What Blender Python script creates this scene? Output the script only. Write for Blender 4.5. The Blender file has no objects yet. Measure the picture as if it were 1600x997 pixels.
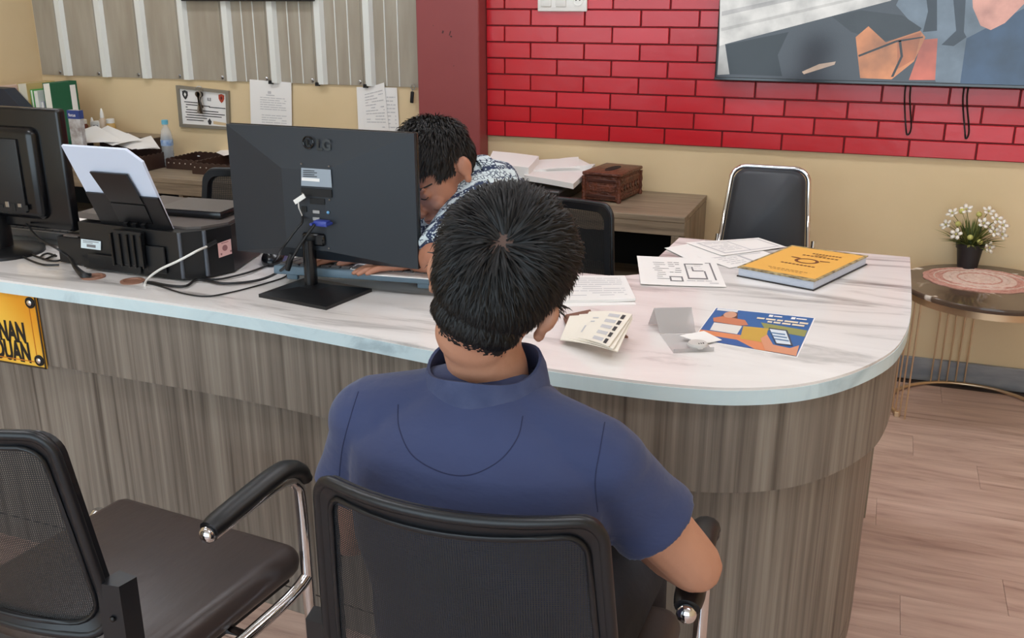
import bpy, bmesh, math, random
from mathutils import Vector, Matrix, Euler, Quaternion
from mathutils.bvhtree import BVHTree
random.seed(7)
R = math.radians
scene = bpy.context.scene
C = scene.collection

# ------------------------------------------------------------------ camera
CAM_H = 1.5
FPX, CX, CY = 1525.0, 800.0, 498.5
PITCH, YAW = R(18.3), R(20.6)
cam_data = bpy.data.cameras.new('camera')
cam_data.sensor_width = 36.0
cam_data.sensor_fit = 'HORIZONTAL'
cam_data.lens = FPX / 1600.0 * 36.0
cam_data.clip_start = 0.02
camera = bpy.data.objects.new('camera', cam_data)
C.objects.link(camera)
camera.location = (0, 0, CAM_H)
camera.rotation_euler = (R(90) - PITCH, 0, YAW)
scene.camera = camera

# ------------------------------------------------------------------ world and exposure
world = bpy.data.worlds.new('world')
scene.world = world
world.use_nodes = True
_bg = world.node_tree.nodes['Background']
_bg.inputs[0].default_value = (0.76, 0.90, 1.0, 1)
_bg.inputs[1].default_value = 2.0
scene.view_settings.view_transform = 'Standard'
scene.view_settings.look = 'None'
scene.view_settings.exposure = 0.72
scene.view_settings.gamma = 1.0
scene.view_settings.use_curve_mapping = False
LAMP_STRENGTH = 9.0

# ------------------------------------------------------------------ pixel helpers (1600x997 frame)
FW = Vector((-math.sin(YAW) * math.cos(PITCH), math.cos(YAW) * math.cos(PITCH), -math.sin(PITCH)))
RT = Vector((math.cos(YAW), math.sin(YAW), 0))
UP = RT.cross(FW)
CAMP = Vector((0, 0, CAM_H))
def ray(x, y): return FW + RT * ((x - CX) / FPX) - UP * ((y - CY) / FPX)
def onz(x, y, z):
    d = ray(x, y); return CAMP + d * ((z - CAM_H) / d.z)
def ony(x, y, Y):
    d = ray(x, y); return CAMP + d * (Y / d.y)
def onx(x, y, X):
    d = ray(x, y); return CAMP + d * (X / d.x)

# ------------------------------------------------------------------ mesh helpers
class MB:
    def __init__(s): s.bm = bmesh.new()
    def _xf(s, vs, M):
        if M is not None: bmesh.ops.transform(s.bm, matrix=M, verts=vs)
    def box(s, c, size, bevel=0, seg=2, M=None, rot=None):
        r = bmesh.ops.create_cube(s.bm, size=1.0); vs = r['verts']
        for v in vs: v.co = Vector((v.co.x * size[0], v.co.y * size[1], v.co.z * size[2]))
        if bevel > 0:
            es = list({e for v in vs for e in v.link_edges})
            rb = bmesh.ops.bevel(s.bm, geom=es, offset=bevel, segments=seg, profile=0.5, affect='EDGES')
            vs = list({v for f in rb['faces'] for v in f.verts} | {v for v in vs if v.is_valid})
        m = Matrix.Translation(Vector(c))
        if rot is not None: m = m @ Euler(rot).to_matrix().to_4x4()
        if M is not None: m = M @ m
        s._xf(vs, m); return vs
    def prism(s, poly, z0, z1, M=None):
        b = [s.bm.verts.new((p[0], p[1], z0)) for p in poly]
        t = [s.bm.verts.new((p[0], p[1], z1)) for p in poly]
        n = len(poly)
        s.bm.faces.new(list(reversed(b))); s.bm.faces.new(t)
        for i in range(n): s.bm.faces.new((b[i], b[(i + 1) % n], t[(i + 1) % n], t[i]))
        s._xf(b + t, M); return b + t
    def strip(s, path, z0, z1, thick):
        """wall of given thickness along an open xy path, grown to the left-hand side"""
        off = offset_path(path, thick)
        return s.prism(list(path) + list(reversed(off)), z0, z1)
    def tube(s, pts, r, n=8, caps=True, closed=False, flat=None):
        pts = [Vector(p) for p in pts]; m = len(pts)
        rs = r if isinstance(r, (list, tuple)) else [r] * m
        rings = []; prev = None
        for i, p in enumerate(pts):
            if closed: t = pts[(i + 1) % m] - pts[i - 1]
            elif i == 0: t = pts[1] - pts[0]
            elif i == m - 1: t = pts[-1] - pts[-2]
            else: t = (pts[i + 1] - pts[i]).normalized() + (pts[i] - pts[i - 1]).normalized()
            if t.length < 1e-9: t = Vector((0, 0, 1))
            t.normalize()
            if prev is None:
                a = Vector((0, 0, 1)) if abs(t.z) < 0.9 else Vector((1, 0, 0))
                u = t.cross(a).normalized()
            else:
                u = (prev - t * prev.dot(t))
                u = u.normalized() if u.length > 1e-6 else t.orthogonal().normalized()
            prev = u; w = t.cross(u)
            fl = flat or (1, 1)
            rings.append([s.bm.verts.new(p + (u * math.cos(2 * math.pi * k / n) * fl[0] + w * math.sin(2 * math.pi * k / n) * fl[1]) * rs[i]) for k in range(n)])
        for i in range(m if closed else m - 1):
            a, b = rings[i], rings[(i + 1) % m]
            for k in range(n): s.bm.faces.new((a[k], a[(k + 1) % n], b[(k + 1) % n], b[k]))
        if caps and not closed:
            s.bm.faces.new(list(reversed(rings[0]))); s.bm.faces.new(rings[-1])
        return [v for q in rings for v in q]
    def lathe(s, prof, c=(0, 0, 0), n=24, M=None, cap0=True, cap1=True):
        c = Vector(c); rings = []
        for (r, z) in prof:
            rings.append([s.bm.verts.new(c + Vector((r * math.cos(2 * math.pi * k / n), r * math.sin(2 * math.pi * k / n), z))) for k in range(n)])
        for a, b in zip(rings, rings[1:]):
            for k in range(n): s.bm.faces.new((a[k], a[(k + 1) % n], b[(k + 1) % n], b[k]))
        if cap0: s.bm.faces.new(list(reversed(rings[0])))
        if cap1: s.bm.faces.new(rings[-1])
        vs = [v for q in rings for v in q]; s._xf(vs, M); return vs
    def ell(s, c, rad, M=None, sub=3, rot=None):
        r = bmesh.ops.create_icosphere(s.bm, subdivisions=sub, radius=1.0); vs = r['verts']
        m = Matrix.Translation(Vector(c))
        if rot is not None: m = m @ (rot.to_4x4() if isinstance(rot, Matrix) else Euler(rot).to_matrix().to_4x4())
        m = m @ Matrix.Diagonal((rad[0], rad[1], rad[2], 1))
        if M is not None: m = M @ m
        s._xf(vs, m); return vs
    def poly(s, pts):
        return s.bm.faces.new([s.bm.verts.new(Vector(p)) for p in pts])
    def grid(s, fn, nu, nv):
        g = [[s.bm.verts.new(Vector(fn(i / nu, j / nv))) for i in range(nu + 1)] for j in range(nv + 1)]
        for j in range(nv):
            for i in range(nu): s.bm.faces.new((g[j][i], g[j][i + 1], g[j + 1][i + 1], g[j + 1][i]))
        return g
    def slab(s, fn, nu, nv, th):
        """thin closed sheet; fn(u,v) top surface, thickness th downward"""
        a = s.grid(fn, nu, nv); b = s.grid(lambda u, v: Vector(fn(u, v)) - Vector((0, 0, th)), nu, nv)
        for j in range(nv):
            for i in (0, nu): s.bm.faces.new((a[j][i], a[j + 1][i], b[j + 1][i], b[j][i]))
        for i in range(nu):
            for j in (0, nv): s.bm.faces.new((a[j][i], a[j][i + 1], b[j][i + 1], b[j][i]))
    def build(s, name, mat, parent=None, smooth=None, world=False):
        bmesh.ops.recalc_face_normals(s.bm, faces=s.bm.faces)
        if world and parent is not None:
            top = parent
            chain = []
            while top is not None: chain.append(top); top = top.parent
            M = Matrix.Identity(4)
            for o in reversed(chain): M = M @ Matrix.LocRotScale(o.location, o.rotation_euler, None)
            bmesh.ops.transform(s.bm, matrix=M.inverted(), verts=s.bm.verts)
        me = bpy.data.meshes.new(name); s.bm.to_mesh(me); s.bm.free()
        if smooth is not None:
            me.polygons.foreach_set('use_smooth', [True] * len(me.polygons))
            if smooth < 180:
                me.set_sharp_from_angle(angle=R(smooth))
        o = bpy.data.objects.new(name, me); C.objects.link(o)
        ms = mat if isinstance(mat, (list, tuple)) else [mat]
        for q in ms: me.materials.append(q)
        if parent is not None: o.parent = parent
        return o

def offset_path(path, d):
    out = []
    n = len(path)
    for i in range(n):
        a = Vector(path[max(i - 1, 0)][:2]); b = Vector(path[min(i + 1, n - 1)][:2])
        t = (b - a).normalized(); nrm = Vector((-t.y, t.x))
        out.append((path[i][0] + nrm.x * d, path[i][1] + nrm.y * d))
    return out
def catmull(pts, k=8):
    P = [Vector(p) for p in pts]; out = []
    for i in range(len(P) - 1):
        p0 = P[max(i - 1, 0)]; p1 = P[i]; p2 = P[i + 1]; p3 = P[min(i + 2, len(P) - 1)]
        for j in range(k):
            t = j / k
            out.append(0.5 * ((2 * p1) + (p2 - p0) * t + (2 * p0 - 5 * p1 + 4 * p2 - p3) * t * t + (3 * p1 - p0 - 3 * p2 + p3) * t ** 3))
    out.append(P[-1]); return out
def empty(name, loc, rz=0):
    o = bpy.data.objects.new(name, None); C.objects.link(o); o.empty_display_size = 0.05
    o.location = loc; o.rotation_euler = (0, 0, rz); return o
def tag(o, label=None, cat=None, group=None, kind=None):
    if label: o['label'] = label
    if cat: o['category'] = cat
    if group: o['group'] = group
    if kind: o['kind'] = kind
    return o
def copy_tree(o, parent=None):
    c = o.copy(); C.objects.link(c); c.parent = parent
    for ch in list(o.children): copy_tree(ch, c)
    return c
def text_mesh(body, size, bold=0.0, sx=1.0):
    cu = bpy.data.curves.new('lettering', 'FONT'); cu.body = body; cu.size = size; cu.offset = bold
    cu.align_x = 'LEFT'; cu.fill_mode = 'FRONT'; cu.resolution_u = 3
    o = bpy.data.objects.new('lettering', cu)
    C.objects.link(o); bpy.context.view_layer.update()
    me = bpy.data.meshes.new_from_object(o.evaluated_get(bpy.context.evaluated_depsgraph_get()))
    bpy.data.objects.remove(o); bpy.data.curves.remove(cu)
    for v in me.vertices: v.co.x *= sx
    return me
def lettering(name, body, size, mat, parent, M, bold=0.0, sx=1.0):
    me = text_mesh(body, size, bold, sx); me.transform(M); me.materials.append(mat)
    o = bpy.data.objects.new(name, me); C.objects.link(o); o.parent = parent; return o
def frame_M(o, x, y):
    """matrix whose local x and y follow given world directions"""
    x = Vector(x).normalized(); y = Vector(y); y = (y - x * x.dot(y)).normalized(); z = x.cross(y)
    return Matrix.Translation(Vector(o)) @ Matrix((x, y, z)).transposed().to_4x4()

# ------------------------------------------------------------------ materials
def lin(c):
    f = lambda u: (u / 12.92) if u <= 0.04045 else ((u + 0.055) / 1.055) ** 2.4
    return tuple(f(v / 255.0) for v in c) + (1.0,)
def new_mat(name):
    m = bpy.data.materials.new(name); m.use_nodes = True
    nt = m.node_tree; b = nt.nodes['Principled BSDF']; return m, nt, b
def mat(name, col, rough=0.5, metal=0.0, spec=0.5, coat=0.0, var=None, bump=None, trans=0.0, emit=None, alpha=1.0, sheen=0.0):
    """var=(second colour, noise scale, (sx,sy,sz)); bump=(scale, strength, (sx,sy,sz))"""
    m, nt, b = new_mat(name)
    b.inputs['Base Color'].default_value = lin(col)
    b.inputs['Roughness'].default_value = rough
    b.inputs['Metallic'].default_value = metal
    b.inputs['Specular IOR Level'].default_value = spec
    b.inputs['Coat Weight'].default_value = coat
    b.inputs['Coat Roughness'].default_value = 0.08
    b.inputs['Transmission Weight'].default_value = trans
    b.inputs['Alpha'].default_value = alpha
    b.inputs['Sheen Weight'].default_value = sheen
    if emit:
        b.inputs['Emission Color'].default_value = lin(emit[0]); b.inputs['Emission Strength'].default_value = emit[1]
    def coords(sc):
        tc = nt.nodes.new('ShaderNodeTexCoord'); mp = nt.nodes.new('ShaderNodeMapping')
        mp.inputs['Scale'].default_value = sc; nt.links.new(tc.outputs['Object'], mp.inputs[0]); return mp
    if var:
        mp = coords(var[2] if len(var) > 2 else (1, 1, 1))
        n = nt.nodes.new('ShaderNodeTexNoise'); n.inputs['Scale'].default_value = var[1]; n.inputs['Detail'].default_value = 5
        r = nt.nodes.new('ShaderNodeValToRGB'); r.color_ramp.elements[0].position = 0.35; r.color_ramp.elements[1].position = 0.68
        r.color_ramp.elements[0].color = lin(col); r.color_ramp.elements[1].color = lin(var[0])
        nt.links.new(mp.outputs[0], n.inputs['Vector']); nt.links.new(n.outputs['Fac'], r.inputs[0]); nt.links.new(r.outputs[0], b.inputs['Base Color'])
    if bump:
        mp = coords(bump[2] if len(bump) > 2 else (1, 1, 1))
        n = nt.nodes.new('ShaderNodeTexNoise'); n.inputs['Scale'].default_value = bump[0]; n.inputs['Detail'].default_value = 4
        bu = nt.nodes.new('ShaderNodeBump'); bu.inputs['Strength'].default_value = bump[1]; bu.inputs['Distance'].default_value = 0.01
        nt.links.new(mp.outputs[0], n.inputs['Vector']); nt.links.new(n.outputs['Fac'], bu.inputs['Height']); nt.links.new(bu.outputs[0], b.inputs['Normal'])
    return m
def streaks(name, cols, axis_scale, rough=0.45, scale=1.0, coat=0.0, detail=6, stops=None, mask=None, distort=0.0):
    """long-grain material: noise stretched by axis_scale, several colour stops; optional coarse second noise"""
    m, nt, b = new_mat(name)
    b.inputs['Roughness'].default_value = rough; b.inputs['Coat Weight'].default_value = coat
    tc = nt.nodes.new('ShaderNodeTexCoord'); mp = nt.nodes.new('ShaderNodeMapping'); mp.inputs['Scale'].default_value = axis_scale
    nt.links.new(tc.outputs['Object'], mp.inputs[0])
    n = nt.nodes.new('ShaderNodeTexNoise'); n.inputs['Scale'].default_value = scale; n.inputs['Detail'].default_value = detail
    n.inputs['Roughness'].default_value = 0.62; n.inputs['Distortion'].default_value = distort
    nt.links.new(mp.outputs[0], n.inputs['Vector'])
    r = nt.nodes.new('ShaderNodeValToRGB'); cr = r.color_ramp
    stops = stops or [0.3 + 0.4 * i / (len(cols) - 1) for i in range(len(cols))]
    while len(cr.elements) < len(cols): cr.elements.new(0.5)
    for e, p, c in zip(cr.elements, stops, cols): e.position = p; e.color = lin(c)
    nt.links.new(n.outputs['Fac'], r.inputs[0]); nt.links.new(r.outputs[0], b.inputs['Base Color'])
    return m, nt, b, r, mp

M = {}
M['cream'] = mat('cream_paint', (224, 200, 160), 0.6, var=((217, 192, 150), 2.2), bump=(60, 0.03))
M['column'] = mat('maroon_paint', (146, 68, 68), 0.5, var=((140, 63, 64), 3))
M['cladding'] = mat('zinc_sheet', (158, 148, 133), 0.42, 0.15, var=((174, 166, 152), 5, (3, 1, .5)))
M['rib'] = mat('white_rib', (226, 228, 224), 0.4, 0.1)
M['grout'] = mat('red_joint', (120, 10, 18), 0.6)
M['base_marble'] = mat('grey_skirting', (150, 150, 152), 0.35, var=((120, 122, 128), 6, (1, 1, 4)))
M['ceiling'] = mat('ceiling_white', (232, 230, 224), 0.8)
m, nt, b, r_, mp_ = streaks('vinyl_plank', [(150, 122, 110), (186, 157, 143), (200, 172, 157), (214, 188, 174)], (1.6, 14, 1), 0.38, 1.5, distort=0.6, stops=[0.28, 0.45, 0.6, 0.78])
oi = nt.nodes.new('ShaderNodeObjectInfo'); ad = nt.nodes.new('ShaderNodeVectorMath'); ad.operation = 'MULTIPLY_ADD'
ad.inputs[1].default_value = (17, 17, 17)
tcn = [q for q in nt.nodes if q.type == 'TEX_COORD'][0]
nt.links.new(oi.outputs['Random'], ad.inputs[0]); nt.links.new(tcn.outputs['Object'], ad.inputs[2]); nt.links.new(ad.outputs[0], mp_.inputs[0])
M['plank'] = m
M['laminate'] = streaks('grey_wood_laminate', [(80, 71, 63), (110, 101, 92), (127, 117, 107), (139, 130, 119), (154, 146, 135)], (24, 24, 0.4), 0.5, 2.6, detail=10, stops=[0.3, 0.42, 0.53, 0.63, 0.78])[0]
M['desk_wood'] = streaks('desk_wood', [(110, 96, 80), (140, 124, 104), (158, 142, 120)], (1.5, 22, 22), 0.5, 2.0)[0]
M['desk_wood_v'] = streaks('desk_wood_upright', [(105, 92, 76), (136, 121, 102), (152, 137, 116)], (22, 22, 1.2), 0.5, 2.0)[0]
M['marble'] = streaks('white_marble', [(132, 126, 124), (186, 181, 178), (232, 227, 224), (240, 236, 233)], (1.2, 6.5, 6.5), 0.16, 1.1, detail=7, stops=[0.27, 0.36, 0.47, 0.7], distort=1.1)[0]
M['edge'] = streaks('marble_edge', [(176, 196, 204), (204, 224, 230), (212, 231, 236)], (3, 3, 3), 0.25, 1.4, stops=[0.3, 0.42, 0.6], distort=1.0)[0]  # bluish tint puts the cool daylight on the front edge into its colour
M['black'] = mat('black_plastic', (15, 16, 19), 0.42)
M['black_gloss'] = mat('black_gloss_plastic', (13, 14, 17), 0.25)
M['mon_back'] = mat('monitor_back', (31, 36, 43), 0.5)
M['printer'] = mat('printer_body', (14, 15, 18), 0.38)
M['grey_top'] = mat('printer_top', (92, 84, 80), 0.4)
M['frame_black'] = mat('chair_frame_black', (18, 20, 25), 0.38)
M['leather'] = mat('brown_black_leather', (62, 51, 48), 0.36, bump=(7, 0.22, (3, 1, 1)))
M['chrome'] = mat('chrome', (225, 225, 228), 0.08, 1.0)
M['steel'] = mat('steel', (170, 170, 172), 0.3, 1.0)
M['gold'] = mat('gold_metal', (218, 192, 158), 0.34, 0.9)
M['paper'] = mat('white_paper', (238, 235, 232), 0.7)
M['paper_blue'] = mat('bluish_paper', (214, 222, 240), 0.7)
M['ink'] = mat('grey_ink', (120, 118, 120), 0.7)
M['ink_dark'] = mat('dark_ink', (52, 50, 52), 0.7)
M['ink_pale'] = mat('pale_ink', (196, 194, 196), 0.7)
M['white'] = mat('white_plastic', (235, 232, 226), 0.4)
M['hole'] = mat('dark_slot', (14, 14, 15), 0.7)
M['tray'] = mat('dark_brown_tray', (58, 38, 32), 0.4)
M['yellow'] = mat('yellow_cover', (240, 182, 84), 0.45)
M['vinyl'] = mat('black_vinyl', (46, 49, 55), 0.42)

# ------------------------------------------------------------------ the room
WY = 4.098          # back wall plane
WXL = -4.2          # left wall plane
def struct(name, mb, m, **k):
    o = mb.build(name, m, **k); o['kind'] = 'structure'; return o
fl = MB(); fl.box((-1.0, 0.2, -0.03), (6.5, 7.9, 0.05))
floor = struct('floor', fl, mat('floor_bed', (74, 58, 52), 0.7))
PW, PL = 0.178, 1.2
pm = {}
def plank(x0, x1, y0):
    w = round(x1 - x0, 4)
    if w not in pm:
        q = MB(); q.box((0, 0, -0.004), (w - 0.0007, PW - 0.0007, 0.008), 0.0004, 1); o = q.build('plank', M['plank'], floor); pm[w] = o.data
    else:
        o = bpy.data.objects.new('plank', pm[w]); C.objects.link(o); o.parent = floor
    o.location = ((x0 + x1) / 2, y0 + PW / 2, 0.003)
k0 = int(math.floor((-1.3 - 2.25) / PW))
for k in range(k0, 11):
    y0 = 2.25 + k * PW
    if y0 + PW > WY + 0.001: continue
    ph = {0: 0.178, 5: 0.42}.get(k, (k * 0.437) % PL)
    x = ph - PL * math.ceil((ph - WXL) / PL)
    while x < 2.1:
        a, b_ = max(x, WXL + 0.002), min(x + PL, 2.2)
        if b_ - a > 0.05: plank(a, b_, y0)
        x += PL
wb = MB(); wb.box((-1.0, WY + 0.06, 1.45), (6.6, 0.12, 2.9)); wall_back = struct('wall_back', wb, M['cream'])
wl = MB(); wl.box((WXL - 0.06, 0.6, 1.45), (0.12, 7.0, 2.9)); struct('wall_left', wl, M['cream'])
wr = MB(); wr.box((2.26, 0.6, 1.45), (0.12, 7.0, 2.9)); struct('wall_right', wr, M['cream'])
ce = MB(); ce.box((-1.0, 0.6, 2.93), (6.6, 7.1, 0.06)); struct('ceiling', ce, M['ceiling'])
sk = MB(); sk.box((0.77, WY - 0.008, 0.0485), (2.86, 0.016, 0.097), 0.003, 1); struct('baseboard_back', sk, M['base_marble'])
# maroon column
cxr = ony(762, 100, WY).x; cxl = ony(652, 100, WY - 0.1).x
cm = MB(); cm.box(((cxl + cxr) / 2, WY - 0.05, 1.45), (cxr - cxl, 0.1, 2.9), 0.004, 1)
column = struct('wall_column', cm, M['column'])
sm = MB()
for (px, py, w, h) in ((692, 50, .007, .012), (703, 52, .004, .02), (705, 57, .008, .006), (677, 40, .003, .003), (709, 103, .003, .004)):
    p = ony(px, py, WY - 0.1); sm.box((p.x, WY - 0.1003, p.z), (w, 0.0006, h), rot=(0, R(20), 0))
sm.build('smudge', mat('smudge', (70, 34, 36), 0.7), column)

# red brick facing: every brick its own piece
bz0 = ony(800, 213, WY).z; CO = 0.0674; BL = 0.2385
jx0 = ony(791, 200, WY).x
m, nt, b = new_mat('red_glazed_brick')
oi = nt.nodes.new('ShaderNodeObjectInfo'); rp = nt.nodes.new('ShaderNodeValToRGB')
rp.color_ramp.elements[0].color = lin((188, 8, 22)); rp.color_ramp.elements[1].color = lin((205, 26, 40))
nt.links.new(oi.outputs['Random'], rp.inputs[0])
tc = nt.nodes.new('ShaderNodeTexCoord'); nz = nt.nodes.new('ShaderNodeTexNoise'); nz.inputs['Scale'].default_value = 14; nz.inputs['Detail'].default_value = 5
va = nt.nodes.new('ShaderNodeVectorMath'); va.operation = 'MULTIPLY_ADD'; va.inputs[1].default_value = (9, 9, 9)
nt.links.new(oi.outputs['Random'], va.inputs[0]); nt.links.new(tc.outputs['Object'], va.inputs[2]); nt.links.new(va.outputs[0], nz.inputs['Vector'])
mx = nt.nodes.new('ShaderNodeMix'); mx.data_type = 'RGBA'; mx.blend_type = 'MULTIPLY'; mx.inputs[0].default_value = 0.35
nt.links.new(rp.outputs[0], mx.inputs[6]); nt.links.new(nz.outputs['Fac'], mx.inputs[7])
nt.links.new(rp.outputs[0], b.inputs['Base Color'])
bu = nt.nodes.new('ShaderNodeBump'); bu.inputs['Strength'].default_value = 0.35; bu.inputs['Distance'].default_value = 0.006
nt.links.new(nz.outputs['Fac'], bu.inputs['Height']); nt.links.new(bu.outputs[0], b.inputs['Normal'])
b.inputs['Roughness'].default_value = 0.3; b.inputs['Coat Weight'].default_value = 0.35; b.inputs['Coat Roughness'].default_value = 0.2
M['brick'] = m
jb = MB(); jb.box(((cxr + 2.2) / 2, WY - 0.004, (bz0 + 2.0) / 2), (2.2 - cxr, 0.008, 2.0 - bz0)); jb.build('mortar_bed', M['grout'], wall_back)
bmesh_cache = {}
for row in range(16):
    z = bz0 + row * CO
    x = jx0 + (0 if row % 2 == 0 else BL / 2) - 2 * BL
    while x < 2.2:
        a, b_ = max(x, cxr + 0.001), min(x + BL, 2.199); x += BL
        w = round(b_ - a, 3)
        if w < 0.03: continue
        if w not in bmesh_cache:
            q = MB(); q.box((0, 0, 0), (w - 0.0058, 0.020, CO - 0.0058), 0.0016, 1); o = q.build('brick', M['brick'], wall_back); bmesh_cache[w] = o.data
        else:
            o = bpy.data.objects.new('brick', bmesh_cache[w]); C.objects.link(o); o.parent = wall_back
        o.location = ((a + b_) / 2, WY - 0.009 + random.uniform(-.0015, .0015), z + CO / 2)
        o.rotation_euler = (random.uniform(-.006, .006), random.uniform(-.003, .003), random.uniform(-.004, .004))

# metal cladding with ribs on the back wall
cz0 = ony(350, 126, WY).z
cxa, cxb = ony(60, 60, WY).x, cxl
clad = empty('wall_cladding', (0, WY, cz0)); clad['kind'] = 'structure'
q = MB(); q.box(((cxa + cxb) / 2, WY - 0.004, (cz0 + 2.88) / 2), (cxb - cxa, 0.008, 2.88 - cz0)); q.build('panel', M['cladding'], clad, world=True)
ribx = [ony(px, 122, WY).x for px in (110, 170, 234, 299, 365, 437, 509, 580)]
step = (ribx[-1] - ribx[0]) / 7
for i in range(8):
    x = ribx[0] + i * step
    q = MB(); h = 0.020
    q.prism([(x - .026, WY - .008), (x - .014, WY - .008 - h), (x + .016, WY - .008 - h), (x + .028, WY - .008)], cz0, 2.87); q.build('rib', M['rib'], clad, world=True)
    q = MB(); q.box((x - .04, WY - 0.0095, (cz0 + 2.87) / 2), (0.007, 0.005, 2.87 - cz0), 0.002, 1); q.build('bead', M['cladding'], clad, world=True)
    for d in (.085, .15):
        if i >= 4 and x + d < cxb:
            q = MB(); q.box((x + d, WY - 0.0095, (cz0 + 2.87) / 2), (0.006, 0.005, 2.87 - cz0), 0.002, 1); q.build('bead', M['rib'], clad, world=True)
    q = MB(); q.lathe([(.009, 0), (.009, .003), (.006, .005), (.006, .010)], (0, 0, 0), 8, Matrix.Translation((x - .055, WY - .008, cz0 + .016)) @ Matrix.Rotation(R(90), 4, 'X')); q.build('screw', M['steel'], clad, world=True)

# ceiling lamps (above the frame)
lampm = mat('lamp_diffuser', (255, 250, 242), 0.5, emit=((244, 248, 255), LAMP_STRENGTH))
for i, (x, y) in enumerate(((-3.0, 2.9), (-0.9, 2.9), (1.1, 2.9), (-2.0, 0.9), (0.4, 0.9))):
    t = empty('ceiling_light', (x, y, 2.9)); tag(t, ('left', 'middle', 'right', 'left', 'right')[i] + ' slim white light panel on the ceiling, ' + ('above the desks' if i < 3 else 'above the visitor chairs'), 'ceiling light', 'ceiling light panels')
    q = MB(); q.box((0, 0, -0.03), (1.24, 0.34, 0.06), 0.006, 1); q.build('housing', M['white'], t)
    q = MB(); q.box((0, 0, -0.063), (1.18, 0.28, 0.006)); q.build('diffuser', lampm, t)
#==PART2==

# ------------------------------------------------------------------ reception counter
ZC = 0.813
front = [(-3.7, 1.79), (-2.6, 1.79), (-2.067, 1.785), (-1.465, 1.773), (-1.104, 1.744), (-.793, 1.703), (-.606, 1.686), (-.438, 1.681), (-.315, 1.687), (-.2, 1.711), (-.092, 1.772), (-.005, 1.872), (.064, 2.012), (.094, 2.15), (.106, 2.3), (.11, 2.5), (.11, 2.845)]
fpath = [(p.x, p.y) for p in catmull([(a, b, 0) for a, b in front], 5)]
back = [(-.535, 2.85), (-.55, 2.41), (-.60, 2.368), (-3.7, 2.37)]
wt = MB(); wt.prism(fpath + back, ZC - 0.006, ZC)
worktop = tag(wt.build('worktop', M['marble']), 'white marble-look worktop with grey veins and rounded end on the reception counter', 'countertop')
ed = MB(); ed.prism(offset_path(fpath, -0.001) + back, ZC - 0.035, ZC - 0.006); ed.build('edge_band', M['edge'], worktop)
for (px, py) in ((207, 440), (146, 433)):
    p = onz(px, py, ZC); q = MB(); q.lathe([(.030, 0), (.030, .003), (.022, .004), (.020, .001)], (p.x, p.y, ZC), 20)
    q.build('grommet', mat('grommet_brown', (150, 108, 88), 0.5), worktop, smooth=30)
cb = empty('reception_counter', (-1.2, 2.0, 0))
tag(cb, 'grey wood-grain reception counter base with curved right end and stepped front', 'counter')
ZT = 0.588
def seg_path(path, x0, x1, hard=False):
    return [p for p in path if x0 - 1e-6 <= p[0] <= x1 + 1e-6]
up_ = offset_path(fpath, 0.014); lo_ = offset_path(fpath, 0.045)
def resample(path, step=0.03):
    out = [Vector(path[0])]
    for a, b_ in zip(path, path[1:]):
        a, b_ = Vector(a), Vector(b_); n = max(1, int((b_ - a).length / step))
        for i in range(1, n + 1): out.append(a.lerp(b_, i / n))
    return out
def split(path, cuts):
    P = resample(path); out = []; cur = [P[0]]; ci = 0
    for p in P[1:]:
        cur.append(p)
        if ci < len(cuts) and p.x >= cuts[ci]: out.append(cur); cur = [p]; ci += 1
    out.append(cur); return out
for piece in split(up_, [-2.05, -1.385, -0.62]):
    q = MB(); a = [tuple(p) for p in piece]; q.strip(a, ZT, ZC - 0.0352, 0.018); q.build('upper_panel', M['laminate'], cb, world=True, smooth=30)
for piece in split(lo_, [-2.3, -1.62, -0.85]):
    a = [tuple(p) for p in piece]
    q = MB(); q.strip(a, 0.075, ZC - 0.0352, 0.018); q.build('lower_panel', M['laminate'], cb, world=True, smooth=30)
    q = MB(); q.strip(a, 0.004, 0.071, 0.018); q.build('plinth', M['laminate'], cb, world=True, smooth=30)
q = MB(); q.strip([tuple(p) for p in resample(offset_path(fpath, 0.0465))], 0.004, ZC - .036, 0.016); q.build('carcass', M['hole'], cb, world=True)
for (a, b_) in (((-3.68, 2.34), (-.60, 2.34)), ((-.535, 2.40), (-.52, 2.83)), ((-.50, 2.83), (.09, 2.83))):
    pass
q = MB(); q.box((-.20, 2.825, .39), (.56, .018, .77)); q.build('end_panel', M['desk_wood_v'], cb, world=True)
q = MB(); q.box((-.50, 2.60, .39), (.018, .42, .77)); q.build('inner_panel', M['desk_wood_v'], cb, world=True)
for x in (-3.66, -2.5, -1.45):
    q = MB(); q.box((x, 2.08, .39), (.018, .46, .77)); q.build('support_panel', M['desk_wood_v'], cb, world=True)

# yellow notice board screwed to the counter front
s0 = ony(0, 455, 1.79); s1 = ony(63, 460, 1.79); s2 = ony(65, 575, 1.79)
sgx1 = (s1.x + s2.x) / 2; sgz1 = ony(40, 459, 1.79).z; sgz0 = ony(50, 573, 1.79).z; SY = 1.792
sign = empty('notice_sign', (sgx1 - .25, SY, sgz0))
tag(sign, 'yellow and orange sign with bold black capitals on the counter front', 'sign')
m, nt, b = new_mat('sign_yellow'); tc = nt.nodes.new('ShaderNodeTexCoord'); nz = nt.nodes.new('ShaderNodeTexWave')
nz.wave_type = 'BANDS'; nz.bands_direction = 'DIAGONAL'; nz.inputs['Scale'].default_value = 1.6
rp = nt.nodes.new('ShaderNodeValToRGB'); rp.color_ramp.elements[0].color = lin((226, 150, 30)); rp.color_ramp.elements[1].color = lin((246, 196, 74))
nt.links.new(tc.outputs['Object'], nz.inputs[0]); nt.links.new(nz.outputs[0], rp.inputs[0]); nt.links.new(rp.outputs[0], b.inputs['Base Color']); b.inputs['Roughness'].default_value = 0.35
q = MB(); q.box((sgx1 - .25, SY, (sgz0 + sgz1) / 2), (.5, .006, sgz1 - sgz0), .0015, 1); q.build('board', m, sign, world=True)
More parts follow.
